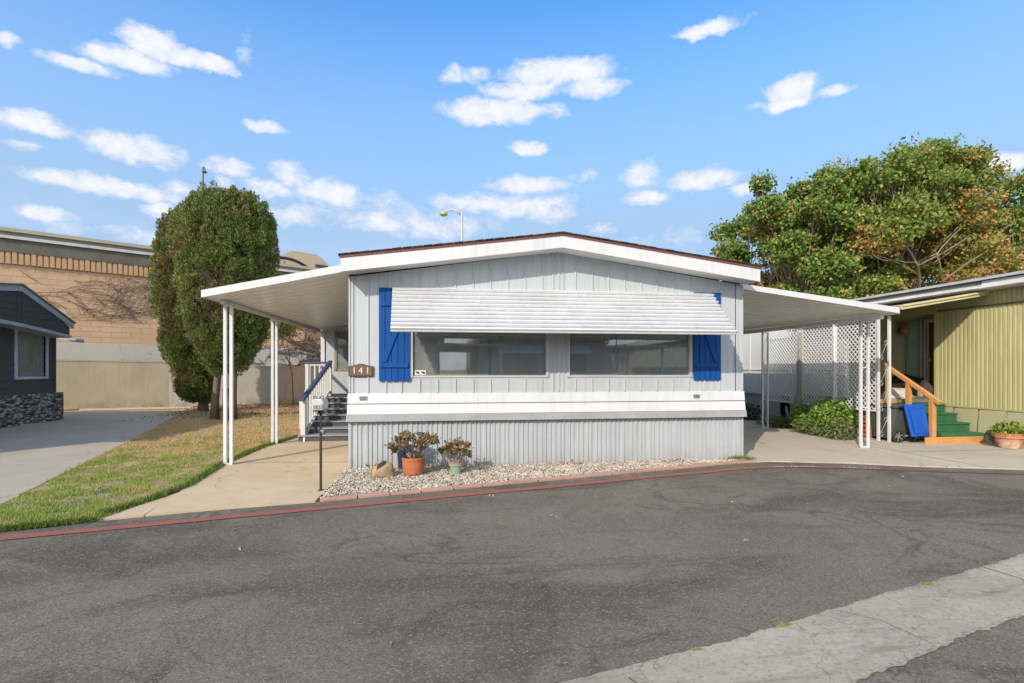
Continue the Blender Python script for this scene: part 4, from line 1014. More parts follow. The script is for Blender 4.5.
# ================================================================== cypresses
cyp = leafmat('cypress_leaf', [(.17,.24,.05),(.23,.31,.07),(.12,.175,.035),(.30,.34,.11),(.34,.28,.13)], [.3,.3,.15,.17,.08], rough=.6, trans=.15, pscale=.85, patch=(.36,.24,.12), pthr=(.49,.62))
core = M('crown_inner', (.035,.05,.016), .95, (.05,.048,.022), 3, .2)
trunkm = M('tree_bark', (.20,.135,.095), .95, (.12,.085,.06), 9, .3, bump=.8, bs=26, stretch=(1,1,.3))
def crown_cypress(root, c, prof, lean, n, seed, sz=.13):
    """prof: list of (z, radius) ; foliage as upright scale tufts on a lumpy shell"""
    rs = np.random.default_rng(seed); zs = np.array([p[0] for p in prof]); rs_ = np.array([p[1] for p in prof])
    def rad(a, z):
        r = np.interp(z, zs, rs_); q = []
        for aa, zz_ in zip(a, z):
            v = Vector((math.cos(aa)*1.6+seed, math.sin(aa)*1.6, zz_*.75))
            q.append(1+.12*mnoise.noise(v)+.14*mnoise.noise(v*2.8)+.12*mnoise.noise(v*6.5))
        return r*np.array(q)
    # inner core mesh
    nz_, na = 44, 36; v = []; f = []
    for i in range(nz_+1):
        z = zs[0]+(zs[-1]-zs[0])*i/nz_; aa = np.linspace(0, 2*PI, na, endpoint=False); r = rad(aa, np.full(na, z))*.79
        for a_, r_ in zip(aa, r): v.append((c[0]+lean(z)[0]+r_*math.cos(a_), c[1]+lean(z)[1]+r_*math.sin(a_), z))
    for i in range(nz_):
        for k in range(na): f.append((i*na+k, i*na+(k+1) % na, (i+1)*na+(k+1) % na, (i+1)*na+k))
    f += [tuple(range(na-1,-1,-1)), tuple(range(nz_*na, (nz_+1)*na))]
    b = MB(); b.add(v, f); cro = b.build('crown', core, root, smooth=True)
    nc = n//150; z = rs.uniform(zs[0], zs[-1], nc*3); keep = rs.uniform(size=nc*3) < np.interp(z, zs, rs_)/rs_.max()+.10; z = z[keep][:nc]
    a = rs.uniform(0, 2*PI, len(z)); r = rad(a, z)*(.93+rs.normal(0, .035, len(z))); Ps = []; Ns = []; Sz = []
    for a_, z_, r_ in zip(a, z, r):
        out = np.array([math.cos(a_), math.sin(a_), 0.]); ax = out*rs.uniform(.15,.5)+np.array([rs.normal(0,.12), rs.normal(0,.12), 1.]); ax /= np.linalg.norm(ax)
        L = rs.uniform(.20, .42); w = L*rs.uniform(.28, .42); lx = lean(z_)
        cc = np.array([c[0]+lx[0]+r_*math.cos(a_), c[1]+lx[1]+r_*math.sin(a_), z_])
        k = 150; v = rs.normal(size=(k, 3)); v /= np.linalg.norm(v, axis=1)[:, None]; t = v@ax
        perp = v-np.outer(t, ax); taper = np.clip(1.0-.55*t, .3, 1.4)
        Ps.append(cc+perp*(w*taper)[:, None]+np.outer(t*L*.6, ax)); d = perp*.7+ax*.9; Ns.append(d/np.linalg.norm(d, axis=1)[:, None]); Sz.append(np.full(k, sz)*rs.uniform(.6, 1.3, k))
    m_ = 26000; z2 = rs.uniform(zs[0], zs[-1], m_); a2 = rs.uniform(0, 2*PI, m_); r2 = rad(a2, z2)*rs.uniform(.80, .90, m_); l2 = np.array([lean(q) for q in z2])
    Ps.append(np.c_[c[0]+l2[:, 0]+r2*np.cos(a2), c[1]+l2[:, 1]+r2*np.sin(a2), z2]); N2_ = np.c_[np.cos(a2)*.8, np.sin(a2)*.8, np.full(m_, .6)]; Ns.append(N2_); Sz.append(rs.uniform(.9, 1.6, m_)*sz)
    cards('foliage', np.concatenate(Ps), np.concatenate(Sz), cyp, cro, up=np.concatenate(Ns), updir=.72, aspect=.36, fold=.35)
t1 = empty('cypress_tree', (-6.38, 16.6, 0), 'large broad rounded cypress with twin trunks standing on the lawn', 'tree', 'cypresses on the lawn')
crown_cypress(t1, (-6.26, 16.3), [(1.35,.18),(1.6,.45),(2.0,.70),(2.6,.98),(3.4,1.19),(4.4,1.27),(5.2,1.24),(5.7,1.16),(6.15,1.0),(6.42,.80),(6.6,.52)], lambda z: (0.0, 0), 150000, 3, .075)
b = MB(); b.tube([(-6.62,16.3,-.05),(-6.60,16.3,.5),(-6.56,16.35,1.2),(-6.4,16.35,2.2)], [.14,.10,.095,.09], 12); b.tube([(-6.12,16.2,-.05),(-6.1,16.2,.6),(-6.1,16.25,1.3),(-6.1,16.3,2.2)], [.17,.125,.12,.11], 12); b.build('trunk', trunkm, t1, smooth=True)
t2 = empty('cypress_tree', (-8.55, 19.4, 0), 'slimmer left cypress whose dark drooping skirt almost reaches the ground', 'tree', 'cypresses on the lawn')
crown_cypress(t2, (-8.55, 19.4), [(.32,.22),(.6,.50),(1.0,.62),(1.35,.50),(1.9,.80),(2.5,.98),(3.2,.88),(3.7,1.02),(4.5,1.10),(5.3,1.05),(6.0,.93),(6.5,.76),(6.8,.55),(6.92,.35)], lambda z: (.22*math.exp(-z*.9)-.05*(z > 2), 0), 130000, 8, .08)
b = MB(); b.tube([(-8.25,19.4,-.05),(-8.25,19.4,.3),(-8.28,19.4,.9),(-8.28,19.4,2)], [.2,.15,.14,.12], 10); b.build('trunk', trunkm, t2, smooth=True)
# short blue-grey pipe standing by the trunk
b = MB(); b.tube([(-6.25,16.1,0),(-6.25,16.1,.85)], .07, 10); b.tube([(-6.25,16.1,.85),(-6.25,16.1,.90)], .085, 10); o = b.build('marker_post', M('slate_blue_post', (.08,.13,.19), .5)); tag(o, 'short slate blue post standing in front of the cypress trunks', 'post')

# yellow flowering shrub top seen past the carport beam
ys = empty('flowering_shrub', (-5.95, 22.0, 0), 'small shrub with yellow green tips in front of the vine covered wall', 'shrub')
b = MB(); b.tube([(-5.95,22.0,0),(-6.0,22.0,1.2),(-6.2,22.0,2.6)], [.03,.02,.012], 6); b.tube([(-5.97,22.0,1.2),(-6.5,22.0,3.)], [.018,.01], 6); b.build('stem', trunkm, ys)
q = rng.normal(size=(1100, 3))*np.array([.30,.2,.20])+np.array([-6.28,22.0,3.10]); cards('foliage', q, rng.uniform(.06,.12,1100), leafmat('yellow_leaf', [(.42,.38,.03),(.12,.20,.03),(.30,.32,.04)], [.45,.25,.3]), ys)

# ================================================================== olive neighbour home on the right
olive = M('pale_olive_siding', (.43,.39,.185), .55, (.37,.34,.16), 1.5, .08, stretch=(1,1,.3))
def mat_olive():
    m, nt, b, o = nt_new('olive_ribbed_metal'); p = pos_(nt)
    c = mix_(nt, ramp(nt, noise_(nt, scl(nt, p, (1,2.2,.25)), 2.2, 5, .65), .35, .68), (.48,.435,.22), (.35,.335,.165))
    c = mix_(nt, ramp(nt, noise_(nt, scl(nt, p, (1,1,.12)), 12, 4, .7), .5, .75, 0, .3), c, (.2,.2,.1))
    nt.links.new(c, b.inputs['Base Color']); b.inputs['Roughness'].default_value = .5; return m
olvm = mat_olive()
XO = 10.8
oh = empty('olive_home', (XO, 10.1, 0), 'pale olive ribbed metal home with grey eave and recessed porch on the right', 'mobile home')
def ribwall(x, y0, y1, z0, z1, d=.020, w=.086):
    """vertical ribbed sheet facing -X"""
    pr = []; y = y0
    while y < y1-.001:
        pr += [(y, 0), (y+w*.50, 0), (y+w*.62, d), (y+w*.80, d), (y+w*.94, -.004)]; y += w
    pr = [p for p in pr if p[0] < y1]+[(y1, 0)]
    n = len(pr); return MB().add([(x+p[1], p[0], z0) for p in pr]+[(x+p[1], p[0], z1) for p in pr], [(i, n+i, n+i+1, i+1) for i in range(n-1)])
b = ribwall(XO, 5.0, 10.12, .70, 2.73); b.box(XO+.03, XO+.1, 5, 10.12, .7, 3.02); b.build('wall', olvm, oh)
b = ribwall(XO+.006, 5.0, 10.12, 2.765, 3.03); b.box(XO-.012, XO+.02, 5, 10.12, .672, .70)
b.box(XO-.02, XO+.03, 10.09, 10.15, .7, 3.0)
b.box(XO+.0, XO+.12, 10.15, 12.4, 2.72, 3.02); b.build('upper_panel', olive, oh); b = MB(); b.box(XO-.012, XO+.02, 5, 10.085, 2.732, 2.763); b.build('panel_seam', M('dark_olive', (.13,.12,.06), .7), oh)
b = MB(); y = 5.05; k = 0
while y < 10.2:
    lean = .035+.02*math.sin(k*2.1); b.add([(XO-.03-lean,y,.0),(XO-.03-lean+.02,y+.50,.0),(XO+.01,y+.50,.665),(XO-.005,y,.665)], [(0,3,2,1)]); y += .52; k += 1
b.box(XO+.03, XO+.06, 5, 10.15, 0, .67); b.build('skirting_panel', M('pale_olive_skirt', (.44,.41,.24), .6, (.38,.36,.21), 3, .1, dirt=.5, dz=(0,.25)), oh)
# porch recess
dkgreen = M('dark_green_siding', (.50,.50,.29), .7, (.42,.43,.25), 3, .1)
b = MB()
z = .8
while z < 2.9: b.prism([(12.4, z),(12.385, z),(12.398, z+.15),(12.4, z+.15)], 'x', 9.2, 12.28); z += .155
b.box(9.2, 13.3, 12.4, 12.5, 0, 3.0); b.box(13.3, 13.4, 10.15, 12.5, .8, 3.0); b.build('porch_wall', dkgreen, oh)
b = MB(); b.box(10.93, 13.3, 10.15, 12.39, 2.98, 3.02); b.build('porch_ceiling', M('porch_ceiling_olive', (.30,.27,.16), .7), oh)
b = MB(); b.box(12.28, 12.64, 12.34, 12.398, .80, 2.75); dd = b.build('screen_door', M('teal_door', (.30,.42,.36), .6, (.25,.35,.30), 3, .1), oh)
b = MB(); b.box(12.33, 12.60, 12.325, 12.338, 1.5, 2.62); b.build('screen_panel', M('teal_panel', (.38,.50,.44), .5), dd)
b = MB(); b.box(12.65, 12.70, 12.30, 12.398, .8, 2.80); b.box(12.74, 12.80, 12.28, 12.398, .8, 2.72); b.box(12.83, 12.89, 12.28, 12.398, .8, 2.72); b.box(12.74, 13.28, 12.27, 12.398, 2.72, 2.80); b.build('door_frame', M('grey_frame', (.62,.58,.50), .6), oh)
b = MB(); b.box(12.895, 13.29, 12.33, 12.398, .8, 2.715); d2 = b.build('door', M('dark_brown_door', (.14,.06,.04), .6), oh)
b = MB(); b.box(12.92,12.97,12.30,12.329,1.68,1.76); b.build('handle', galv, d2)
# wall lamp
wl = empty('wall_lamp', (12.12, 12.3, 2.5), 'small amber wall lantern on the dark green porch wall', 'lamp')
b = MB(); b.lathe([(.05,.0),(.09,.03),(.11,.16),(.06,.24),(.02,.27)], (12.12,12.24,2.36), 12); b.build('lantern_glass', M('amber_glass', (.55,.22,.10), .2), wl)
b = MB(); b.lathe([(.02,0),(.13,.02),(.06,.07),(.01,.12)], (12.12,12.24,2.63), 12); b.build('cap', M('pale_brass', (.55,.50,.42), .4, metal=.4), wl)
b = MB(); b.box(12.08,12.16,12.26,12.38,2.44,2.56); b.build('bracket', black, wl)
# roof: weathered eave band with whiter end
b = MB(); b.prism([(10.45,3.04),(10.40,3.06),(10.62,3.24),(14,3.75),(14,3.04)], 'y', 8.86, 24); b.build('roof', M('weathered_eave', (.52,.51,.47), .85, (.66,.65,.61), 3.2, .35, bump=.5, bs=18), oh)
b = MB(); b.prism([(10.47,3.04),(10.43,3.06),(10.48,3.20),(14,3.72),(14,3.04)], 'y', 4.5, 8.858); b.build('eave_band', M('pale_eave', (.60,.60,.57), .6, (.52,.52,.5), 2, .1), oh)
b = MB(); b.prism([(10.40,3.21),(10.62,3.30),(14,3.80),(14,3.76),(10.62,3.25)], 'y', 4.5, 24.1); b.build('roof_edge', M('dark_roof_edge', (.40,.39,.36), .9, (.28,.27,.25), 5, .2), oh)
# porch roof sloping away from the olive home
pr_ = empty('porch_roof', (9.9, 9.6, 0), 'yellowish sloped porch awning between the olive home and scroll posts', 'awning')
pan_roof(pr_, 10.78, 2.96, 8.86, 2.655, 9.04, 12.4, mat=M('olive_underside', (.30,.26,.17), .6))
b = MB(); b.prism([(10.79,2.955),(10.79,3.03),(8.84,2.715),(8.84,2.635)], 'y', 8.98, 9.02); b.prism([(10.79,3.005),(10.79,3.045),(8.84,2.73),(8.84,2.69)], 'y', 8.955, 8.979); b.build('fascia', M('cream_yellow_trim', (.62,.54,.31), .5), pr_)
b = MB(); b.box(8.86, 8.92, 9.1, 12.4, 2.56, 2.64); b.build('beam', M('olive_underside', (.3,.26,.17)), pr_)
def scroll_post(name, x, y, h, w, along, label, m=white2, z0=.0):
    e = empty(name, (x, y, 0), label, 'post', 'ornamental scroll posts along the lattice'); dx, dy = along
    b = MB()
    for s in (-1, 1): b.box(x+s*dx*w/2-.022, x+s*dx*w/2+.022, y+s*dy*w/2-.022, y+s*dy*w/2+.022, z0, h)
    b.build('upright', m, e)
    b = MB(); z = z0+.3
    while z < h-.3:
        for s in (-1, 1):
            pts = []
            for k in range(15):
                t = k/14*1.75*PI; r = (w*.42)*(1-.5*k/14); pts.append((x+s*dx*(.018+.4*r*(1-math.cos(t))), y+s*dy*(.018+.4*r*(1-math.cos(t))), z+s*.075+s*r*.75*math.sin(t)+.07*s))
            b.tube(pts, .007, 5)
        b.tube([(x-dx*w*.4,y-dy*w*.4,z-.2),(x+dx*w*.4,y+dy*w*.4,z+.2)], .006, 5)
        z += .52
    b.build('scrollwork', galv, e, smooth=True); return e
scroll_post('scroll_post', 8.93, 9.50, 2.56, .20, (.35,-.94), 'pair of white uprights with iron scrolls nearest the blue lidded cart')
# white wall behind the lattice, with its skirting and dark opening
wr = empty('white_shed', (9.3, 12, 0), 'long whitewashed batten wall of the building behind the lattice fence', 'building')
wmat = M('whitewashed_panel', (.66,.65,.61), .7, (.56,.56,.53), 1.1, .1)
b = MB(); b.box(9.25, 9.35, 10.9, 22, .74, 2.72)
y = 10.9
while y < 22: b.box(9.232, 9.249, y, y+.05, .74, 2.72); y += .62
b.box(9.225,9.249,10.9,22,1.44,1.47); b.build('wall', wmat, wr)
b = MB(); b.box(9.30, 9.34, 10.9, 12.9, 0, .735); b.box(9.30, 9.34, 13.35, 22, 0, .735); b.build('skirting', M('grey_skirt_panel', (.42,.41,.38), .8, (.34,.33,.31), 2, .1), wr)
b = MB(); b.box(9.5, 9.55, 12.5, 13.8, 0, .73); b.build('crawl_opening', M('black_void', (.008,.008,.008), 1), wr)
# lattice panels
latm = M('lattice_white_paint', (.74,.74,.71), .6, (.66,.66,.63), 2, .08)
def lattice(y0, y1, z0, z1, label, x=8.97, pitch=.078, w=.021):
    e = empty('lattice_fence', (x, (y0+y1)/2, z0), label, 'lattice fence', 'white lattice panels along the driveway')
    b = MB(); Lh, Lz = y1-y0, z1-z0; s2 = pitch*math.sqrt(2)
    for layer, sg in ((0, 1), (1, -1)):
        xx = x+layer*.008; c = -Lz
        while c < Lh:
            ya, za, yb, zb = c, 0., c+Lz, Lz           # 45 degree line, clipped
            if ya < 0: za = -ya; ya = 0
            if yb > Lh: zb = Lz-(yb-Lh); yb = Lh
            if yb-ya > .02:
                A_, B_ = (y0+ya, z0+za), (y0+yb, z0+zb)
                if sg < 0: A_, B_ = (y1-ya, z0+za), (y1-yb, z0+zb)
                dy, dz = B_[0]-A_[0], B_[1]-A_[1]; l = math.hypot(dy, dz); ny, nz2 = -dz/l*w/2, dy/l*w/2
                q = [(A_[0]-ny, A_[1]-nz2),(B_[0]-ny, B_[1]-nz2),(B_[0]+ny, B_[1]+nz2),(A_[0]+ny, A_[1]+nz2)]
                b.prism(q, 'x', xx, xx+.007)
            c += s2
    b.build('slats', latm, e)
    b = MB()
    for yy in (y0, y1): b.box(x-.012, x+.024, yy-.022, yy+.022, z0, z1)
    b.box(x-.012, x+.024, y0, y1, z0-.03, z0); b.box(x-.012, x+.024, y0, y1, z1, z1+.03); b.build('frame', latm, e); return e
lattice(9.72, 10.86, .62, 2.55, 'white diamond lattice panel nearest the road, beside the scroll post')
lattice(10.91, 12.0, .62, 2.55, 'white diamond lattice panel in the middle, above the leafy bush')
lattice(12.06, 13.6, .62, 2.55, 'white diamond lattice panel farthest back, in front of whitewashed wall')
b = MB(); b.box(8.93,9.01,10.862,10.905,0,2.6); o = b.build('lattice_post', latm); tag(o, 'plain white post between the near and middle lattice panels', 'post')
scroll_post('scroll_post', 8.95, 12.03, 2.6, .16, (0,1), 'weathered scroll post behind the bush trunk', M('weathered_white', (.5,.49,.45), .7))
scroll_post('scroll_post', 8.95, 15.2, 2.6, .16, (0,1), 'distant scroll post right at the corner of the grey mobile home', M('cream_post', (.6,.56,.47), .7))
# orange-brown shelf crate under the lattice
oc = empty('wooden_crate', (9.2, 10.05, 0), 'orange brown slatted wooden crate beneath the near lattice panel', 'crate')
b = MB()
for k in range(6): b.box(9.04, 9.42, 10.00, 10.02, .03+k*.095, .10+k*.095); b.box(9.04,9.06,10.03,10.3,.03+k*.095,.10+k*.095)
b.build('slat', M('orange_wood', (.45,.14,.05), .7, (.32,.10,.04), 8, .2), oc)
b = MB(); b.box(9.04,9.08,9.96,9.999,0,.6); b.box(9.38,9.42,9.96,9.999,0,.6); b.box(9.08,9.38,9.97,9.999,.57,.6); b.build('frame', M('orange_wood', (.45,.14,.05)), oc)
b = MB(); b.box(9.09,9.40,10.05,10.3,.02,.55); b.build('inner_box', M('dark_inside', (.03,.02,.015), .9), oc)
# green carpeted steps with orange rail
gs = empty('carpeted_steps', (10.2, 9.3, 0), 'green turf covered steps with orange wooden rail and riser', 'steps')
turf = M('green_turf_carpet', (.035,.16,.06), .95, (.02,.11,.045), 12, .2, bump=.7, bs=120)
orw = M('orange_stain_wood', (.62,.31,.105), .7, (.50,.24,.08), 6, .2, bump=.4, bs=30, streak=.4)
sx = 10.74
for k in range(4):
    y = 9.07+.26*k; z = .205+.175*k; xr_ = sx-.0
    b = MB(); b.box(9.80, xr_, y-.02, y+.29, z-.035 if k else .14, z); b.box(9.82, xr_-.004, y, y+.02, (z-.175) if k else .145, z-.036 if k else .14); b.box(9.83, xr_-.01, y+.02, y+.27, .02, z-.036); b.build('tread', turf, gs, bevel=.008)
b = MB(); b.box(9.40, 10.75, 9.03, 9.048, .0, .138); b.build('kick_board', orw, gs)
b = MB(); b.box(9.635, 9.725, 9.10, 9.19, 0, .86); b.build('newel', orw, gs, bevel=.005)
b = MB(); b.bar((9.68,8.98,.81),(9.68,10.30,1.585),.085,.075); b.build('handrail', orw, gs, bevel=.006)
b = MB(); b.box(9.64,9.72,9.64,9.72,.1,1.19); b.build('rail_post', orw, gs); b = MB(); b.box(9.64,9.72,10.14,10.22,.1,1.50); b.build('side_rail', orw, gs)
b = MB(); b.box(9.04, 10.78, 10.13, 12.3, .74, .81); b.box(10.78, 13.28, 10.17, 12.3, .74, .81); b.build('deck', M('deck_grey', (.2,.18,.15), .8), gs); b = MB(); b.box(9.04, 9.80, 10.09, 10.128, .735, .825); b.build('deck_board', orw, gs)
b = MB(); b.box(9.06, 10.76, 10.15, 10.18, .02, .735); b.build('deck_skirt', M('dark_inside', (.03,.02,.015)), gs)
# clutter on the deck
def blob(name, c, r, mat, seed, label, cat, sub=3):
    import bmesh
    bm = bmesh.new(); bmesh.ops.create_icosphere(bm, subdivisions=sub, radius=1)
    for v in bm.verts:
        p = v.co.copy(); d = 1+.25*mnoise.noise(p*1.6+Vector((seed,0,0)))+.12*mnoise.noise(p*4+Vector((0,seed,0)))
        v.co = Vector((p.x*r[0], p.y*r[1], max(-.02, p.z)*r[2]))*d
    me = bpy.data.meshes.new(name); bm.to_mesh(me); bm.free(); me.materials.append(mat); me.polygons.foreach_set('use_smooth', [True]*len(me.polygons))
    o = bpy.data.objects.new(name, me); C.objects.link(o); o.location = c; return tag(o, label, cat)
blob('plastic_bag', (10.3, 10.6, .812), (.36,.22,.26), M('white_bag', (.60,.56,.50), .5, (.5,.4,.3), 12, .2), 2, 'crumpled whitish bag lying on the porch deck behind orange rail', 'bag')
blob('plastic_bag', (11.75, 11.3, .812), (.16,.16,.38), M('cream_bag', (.55,.48,.42), .5, (.5,.3,.25), 12, .2), 6, 'smaller cream bag standing on the porch deck by the brown door', 'bag')
blob('folded_tarp', (11.75, 11.85, .812), (.65,.3,.42), M('grey_tarp', (.13,.125,.11), .8, (.22,.2,.17), 6, .2), 9, 'heap of grey cloth piled against the dark green porch wall', 'cloth')
blob('dark_bag', (11.75, 11.85, 1.12), (.5,.2,.2), M('black_cloth', (.012,.013,.02), .7), 4, 'black bag lying on top of the grey cloth heap', 'bag')
# wheeled refuse cart with its lid flung open
ct = empty('refuse_cart', (9.33, 9.42, 0), 'grey green wheeled refuse cart with bright blue lid hanging open', 'refuse cart')
cg = M('grey_green_plastic', (.075,.095,.085), .5, (.06,.075,.07), 4, .1)
def frustum(b, x0, x1, y0, y1, z0, X0, X1, Y0, Y1, z1):
    return b.add([(x0,y0,z0),(x1,y0,z0),(x1,y1,z0),(x0,y1,z0),(X0,Y0,z1),(X1,Y0,z1),(X1,Y1,z1),(X0,Y1,z1)], [(0,3,2,1),(4,5,6,7),(0,1,5,4),(1,2,6,5),(2,3,7,6),(3,0,4,7)])
b = MB(); frustum(b, 9.04,9.48,9.42,9.90,.05, 8.99,9.56,9.30,9.95,.70); b.build('body', cg, ct, bevel=.03)
b = MB(); b.box(8.96,9.59,9.27,9.98,.70,.735); b.build('rim', cg, ct, bevel=.01)
b = MB(); b.tube([(9.03,9.24,.72),(9.52,9.24,.72)], .018, 8); b.box(9.12,9.16,9.24,9.3,.70,.74); b.box(9.42,9.46,9.24,9.3,.70,.74); b.build('handle', black, ct)
b = MB(); frustum(b, 9.19,9.60,9.11,9.15,.14, 9.08,9.54,9.17,9.22,.78); ld = b.build('lid', M('bright_blue_plastic', (.008,.10,.52), .35), ct, bevel=.02)
b = MB(); b.add([(9.26,9.110,.26),(9.50,9.110,.26),(9.47,9.158,.66),(9.20,9.158,.66),(9.24,9.100,.21),(9.54,9.100,.21),(9.50,9.154,.71),(9.16,9.154,.71)], [(0,1,2,3),(0,4,5,1),(1,5,6,2),(2,6,7,3),(3,7,4,0)]); b.build('lid_emboss', M('bright_blue_plastic', (.008,.10,.52)), ld)
def wheel(par, c, r, w):
    b = MB(); n = 24; pts = [(c[0]+w, 0)]
    prof_ = [(r*.72, 0),(r*.98, .005),(r, w*.3),(r, w*.7),(r*.98, w-.005),(r*.72, w)]
    v = []; 
    for rr_, yy in prof_:
        for k in range(n): v.append((c[0]+rr_*math.cos(2*PI*k/n), c[1]+yy, c[2]+rr_*math.sin(2*PI*k/n)))
    f = [(i*n+k, (i+1)*n+k, (i+1)*n+(k+1)%n, i*n+(k+1)%n) for i in range(5) for k in range(n)]
    f += [(5*n+k, k, (k+1)%n, 5*n+(k+1)%n) for k in range(n)]
    b.add(v, f); wh = b.build('wheel', M('tyre_rubber', (.03,.03,.03), .8), par, smooth=True)
    b = MB(); b.tube([(c[0], c[1]+.0, c[2]), (c[0], c[1]+w, c[2])], r*.22, 12)
    for k in range(6):
        a = k*PI/3+.3; b.bar((c[0], c[1]+w*.3, c[2]), (c[0]+r*.75*math.cos(a), c[1]+w*.3, c[2]+r*.75*math.sin(a)), .012, .022)
    b.build('rim', M('grey_rim', (.22,.23,.23), .5), wh)
wheel(ct, (9.07,9.28,.13), .13, .05); wheel(ct, (9.46,9.28,.13), .13, .05)
b = MB(); b.tube([(9.04,9.34,.13),(9.5,9.34,.13)], .012, 8); b.build('axle', galv, ct)
# big terracotta planter at the right edge
rp = empty('planter', (10.50, 8.38, 0), 'wide weathered terracotta planter with bright green leaves by the olive wall', 'potted plant')
b = MB(); b.lathe([(.14,0),(.15,.01),(.205,.19),(.21,.195),(.232,.20),(.238,.285),(.222,.29),(.21,.26),(.05,.255)], (10.50,8.38,.005), 32)
def mat_oldterra():
    m, nt, b, o = nt_new('old_terracotta'); p = pos_(nt); c = mix_(nt, ramp(nt, noise_(nt, p, 9, 5, .7), .4, .6), (.50,.19,.085), (.42,.15,.06))
    z = sepz(nt, p); f = math_(nt, 'MULTIPLY', ramp(nt, z, .26, .10, 0, 1), ramp(nt, noise_(nt, p, 11, 5, .7), .38, .56)); c = mix_(nt, f, c, (.56,.44,.36))
    nt.links.new(c, b.inputs['Base Color']); b.inputs['Roughness'].default_value = .9; return m
b.build('pot', mat_oldterra(), rp)
b = MB(); b.lathe([(.001,.262),(.21,.262),(.001,.267)], (10.50,8.38,.0), 20); b.build('soil', M('pot_soil', (.06,.045,.03)), rp)
n = 900; a = rng.uniform(0, 2*PI, n); r = np.sqrt(rng.uniform(size=n))*.235; q = np.c_[10.50+r*np.cos(a), 8.38+r*np.sin(a), .28+rng.uniform(.0,.20,n)*(1-.5*(r/.235)**2)]
cards('foliage', q, rng.uniform(.05,.11,n), leafmat('lime_leaf', [(.28,.38,.05),(.16,.26,.04),(.42,.46,.10),(.30,.22,.12)], [.4,.3,.2,.1], rough=.4), rp, aspect=.6)
b = MB()
for k, (dx, dy, dz) in enumerate([(-.12,.0,.36),(-.02,.05,.40),(.1,.0,.33),(-.2,-.05,.22)]): b.tube([(10.50+dx*.4,8.38+dy,.3),(10.50+dx,8.38+dy,.3+dz)], [.012,.006], 5)
b.build('stalk', M('pale_stalk', (.35,.40,.28), .7), rp)
o = rock('shadow_lump', (10.44, 8.70, .12), (.035,.10,.17), M('shadow_olive', (.075,.075,.05), .8), 6.1, 'dark lump standing in for the shadow shape left of terracotta planter', 'shadow shape')  # dark-coloured lump stands in for a shadow shape beside the planter

# ================================================================== bush by the driveway
def bush(name, c, r, n, mat, label, sz=(.05,.10), seed=1, parts=14):
    e = empty(name, (c[0], c[1], 0), label, 'bush'); rn = random.Random(seed); P = []; b = MB()
    for k in range(parts):
        cx, cy, cz = c[0]+rn.uniform(-1,1)*r[0]*.75, c[1]+rn.uniform(-1,1)*r[1]*.75, rn.uniform(.1,.75)*r[2]
        rr_ = rn.uniform(.16,.30); m_ = n//parts
        v = rng.normal(size=(m_,3)); v /= np.linalg.norm(v,axis=1)[:,None]; v *= (rr_*rng.uniform(.55,1.08,m_))[:,None]; v += np.array([cx,cy,cz]); v[:,2] = np.abs(v[:,2])+.01; P.append(v)
        b.tube([(c[0]+rn.uniform(-.1,.1),c[1]+rn.uniform(-.1,.1),0),((c[0]+cx)/2,(c[1]+cy)/2,cz*.5+.1),(cx,cy,cz)], [.014,.01,.005], 5)
    b.build('stem', trunkm, e); cards('foliage', np.concatenate(P), rng.uniform(sz[0], sz[1], sum(len(p) for p in P)), mat, e, aspect=.7, fold=.15); return e
lime = leafmat('fresh_green_leaf', [(.18,.32,.04),(.27,.43,.07),(.11,.21,.035),(.36,.48,.11)], [.35,.3,.2,.15], rough=.45, trans=.3)
lowg = leafmat('grey_green_leaf', [(.16,.20,.08),(.12,.17,.05),(.30,.30,.16),(.22,.27,.12)], [.3,.3,.15,.25], rough=.6)
bush('leafy_bush', (8.66,10.95,0), (.36,.85,.72), 9000, lime, 'bright green leafy bush growing beneath the lattice behind slim carport post', seed=4, parts=18)
bush('ground_shrub', (8.42,10.5,0), (.22,.9,.25), 5200, lowg, 'low grey green ground plants spilling onto the driveway in front of bush', sz=(.03,.07), seed=8, parts=20)
bush('ground_shrub', (8.45,12.3,0), (.25,.6,.16), 1800, lowg, 'thin low weeds behind the leafy bush near the scroll post', sz=(.03,.06), seed=9, parts=8)
bush('dark_shrub', (8.75,14.6,0), (.35,.9,.72), 5200, leafmat('deep_green_leaf', [(.045,.095,.025),(.07,.13,.035),(.03,.06,.02)], [.4,.3,.3]), 'dark green shrub in shade past the corner of the grey home', seed=12)
b = MB(); b.tube([(8.82,12.15,-.02),(8.84,12.05,.4),(8.93,12.0,.9),(8.92,12.0,1.7),(8.95,12.02,2.4)], [.10,.08,.06,.05,.035], 8); b.tube([(8.8,12.2,-.02),(8.9,12.5,.5)], [.05,.03], 6); o = b.build('vine_trunk', M('grey_bark', (.30,.28,.25), .9, (.2,.19,.17), 12, .3), smooth=True); tag(o, 'grey twisting vine trunk leaning against the scroll post behind the bush', 'vine')
g = blades('grass_clump', np.c_[rng.normal(4.82,.11,500), rng.normal(7.93,.045,500)], .075, .006, leafmat('fringe_green', [(.09,.17,.02),(.15,.22,.03)], [.5,.5])); tag(g, 'small tuft of green weeds at the foot of the right skirting corner', 'weeds', kind='stuff')
n = 260; g = cards('dry_litter', np.c_[rng.choice([1.9,2.0,3.6,3.7,.2,.0], n)+rng.normal(0,.14,n), rng.normal(7.83,.05,n), rng.uniform(.01,.04,n)], rng.uniform(.02,.05,n), leafmat('dry_leaves', [(.42,.20,.07),(.33,.14,.05)], [.5,.5])); tag(g, 'dry brown litter scattered on the pebble bed', 'fallen leaves', kind='stuff')

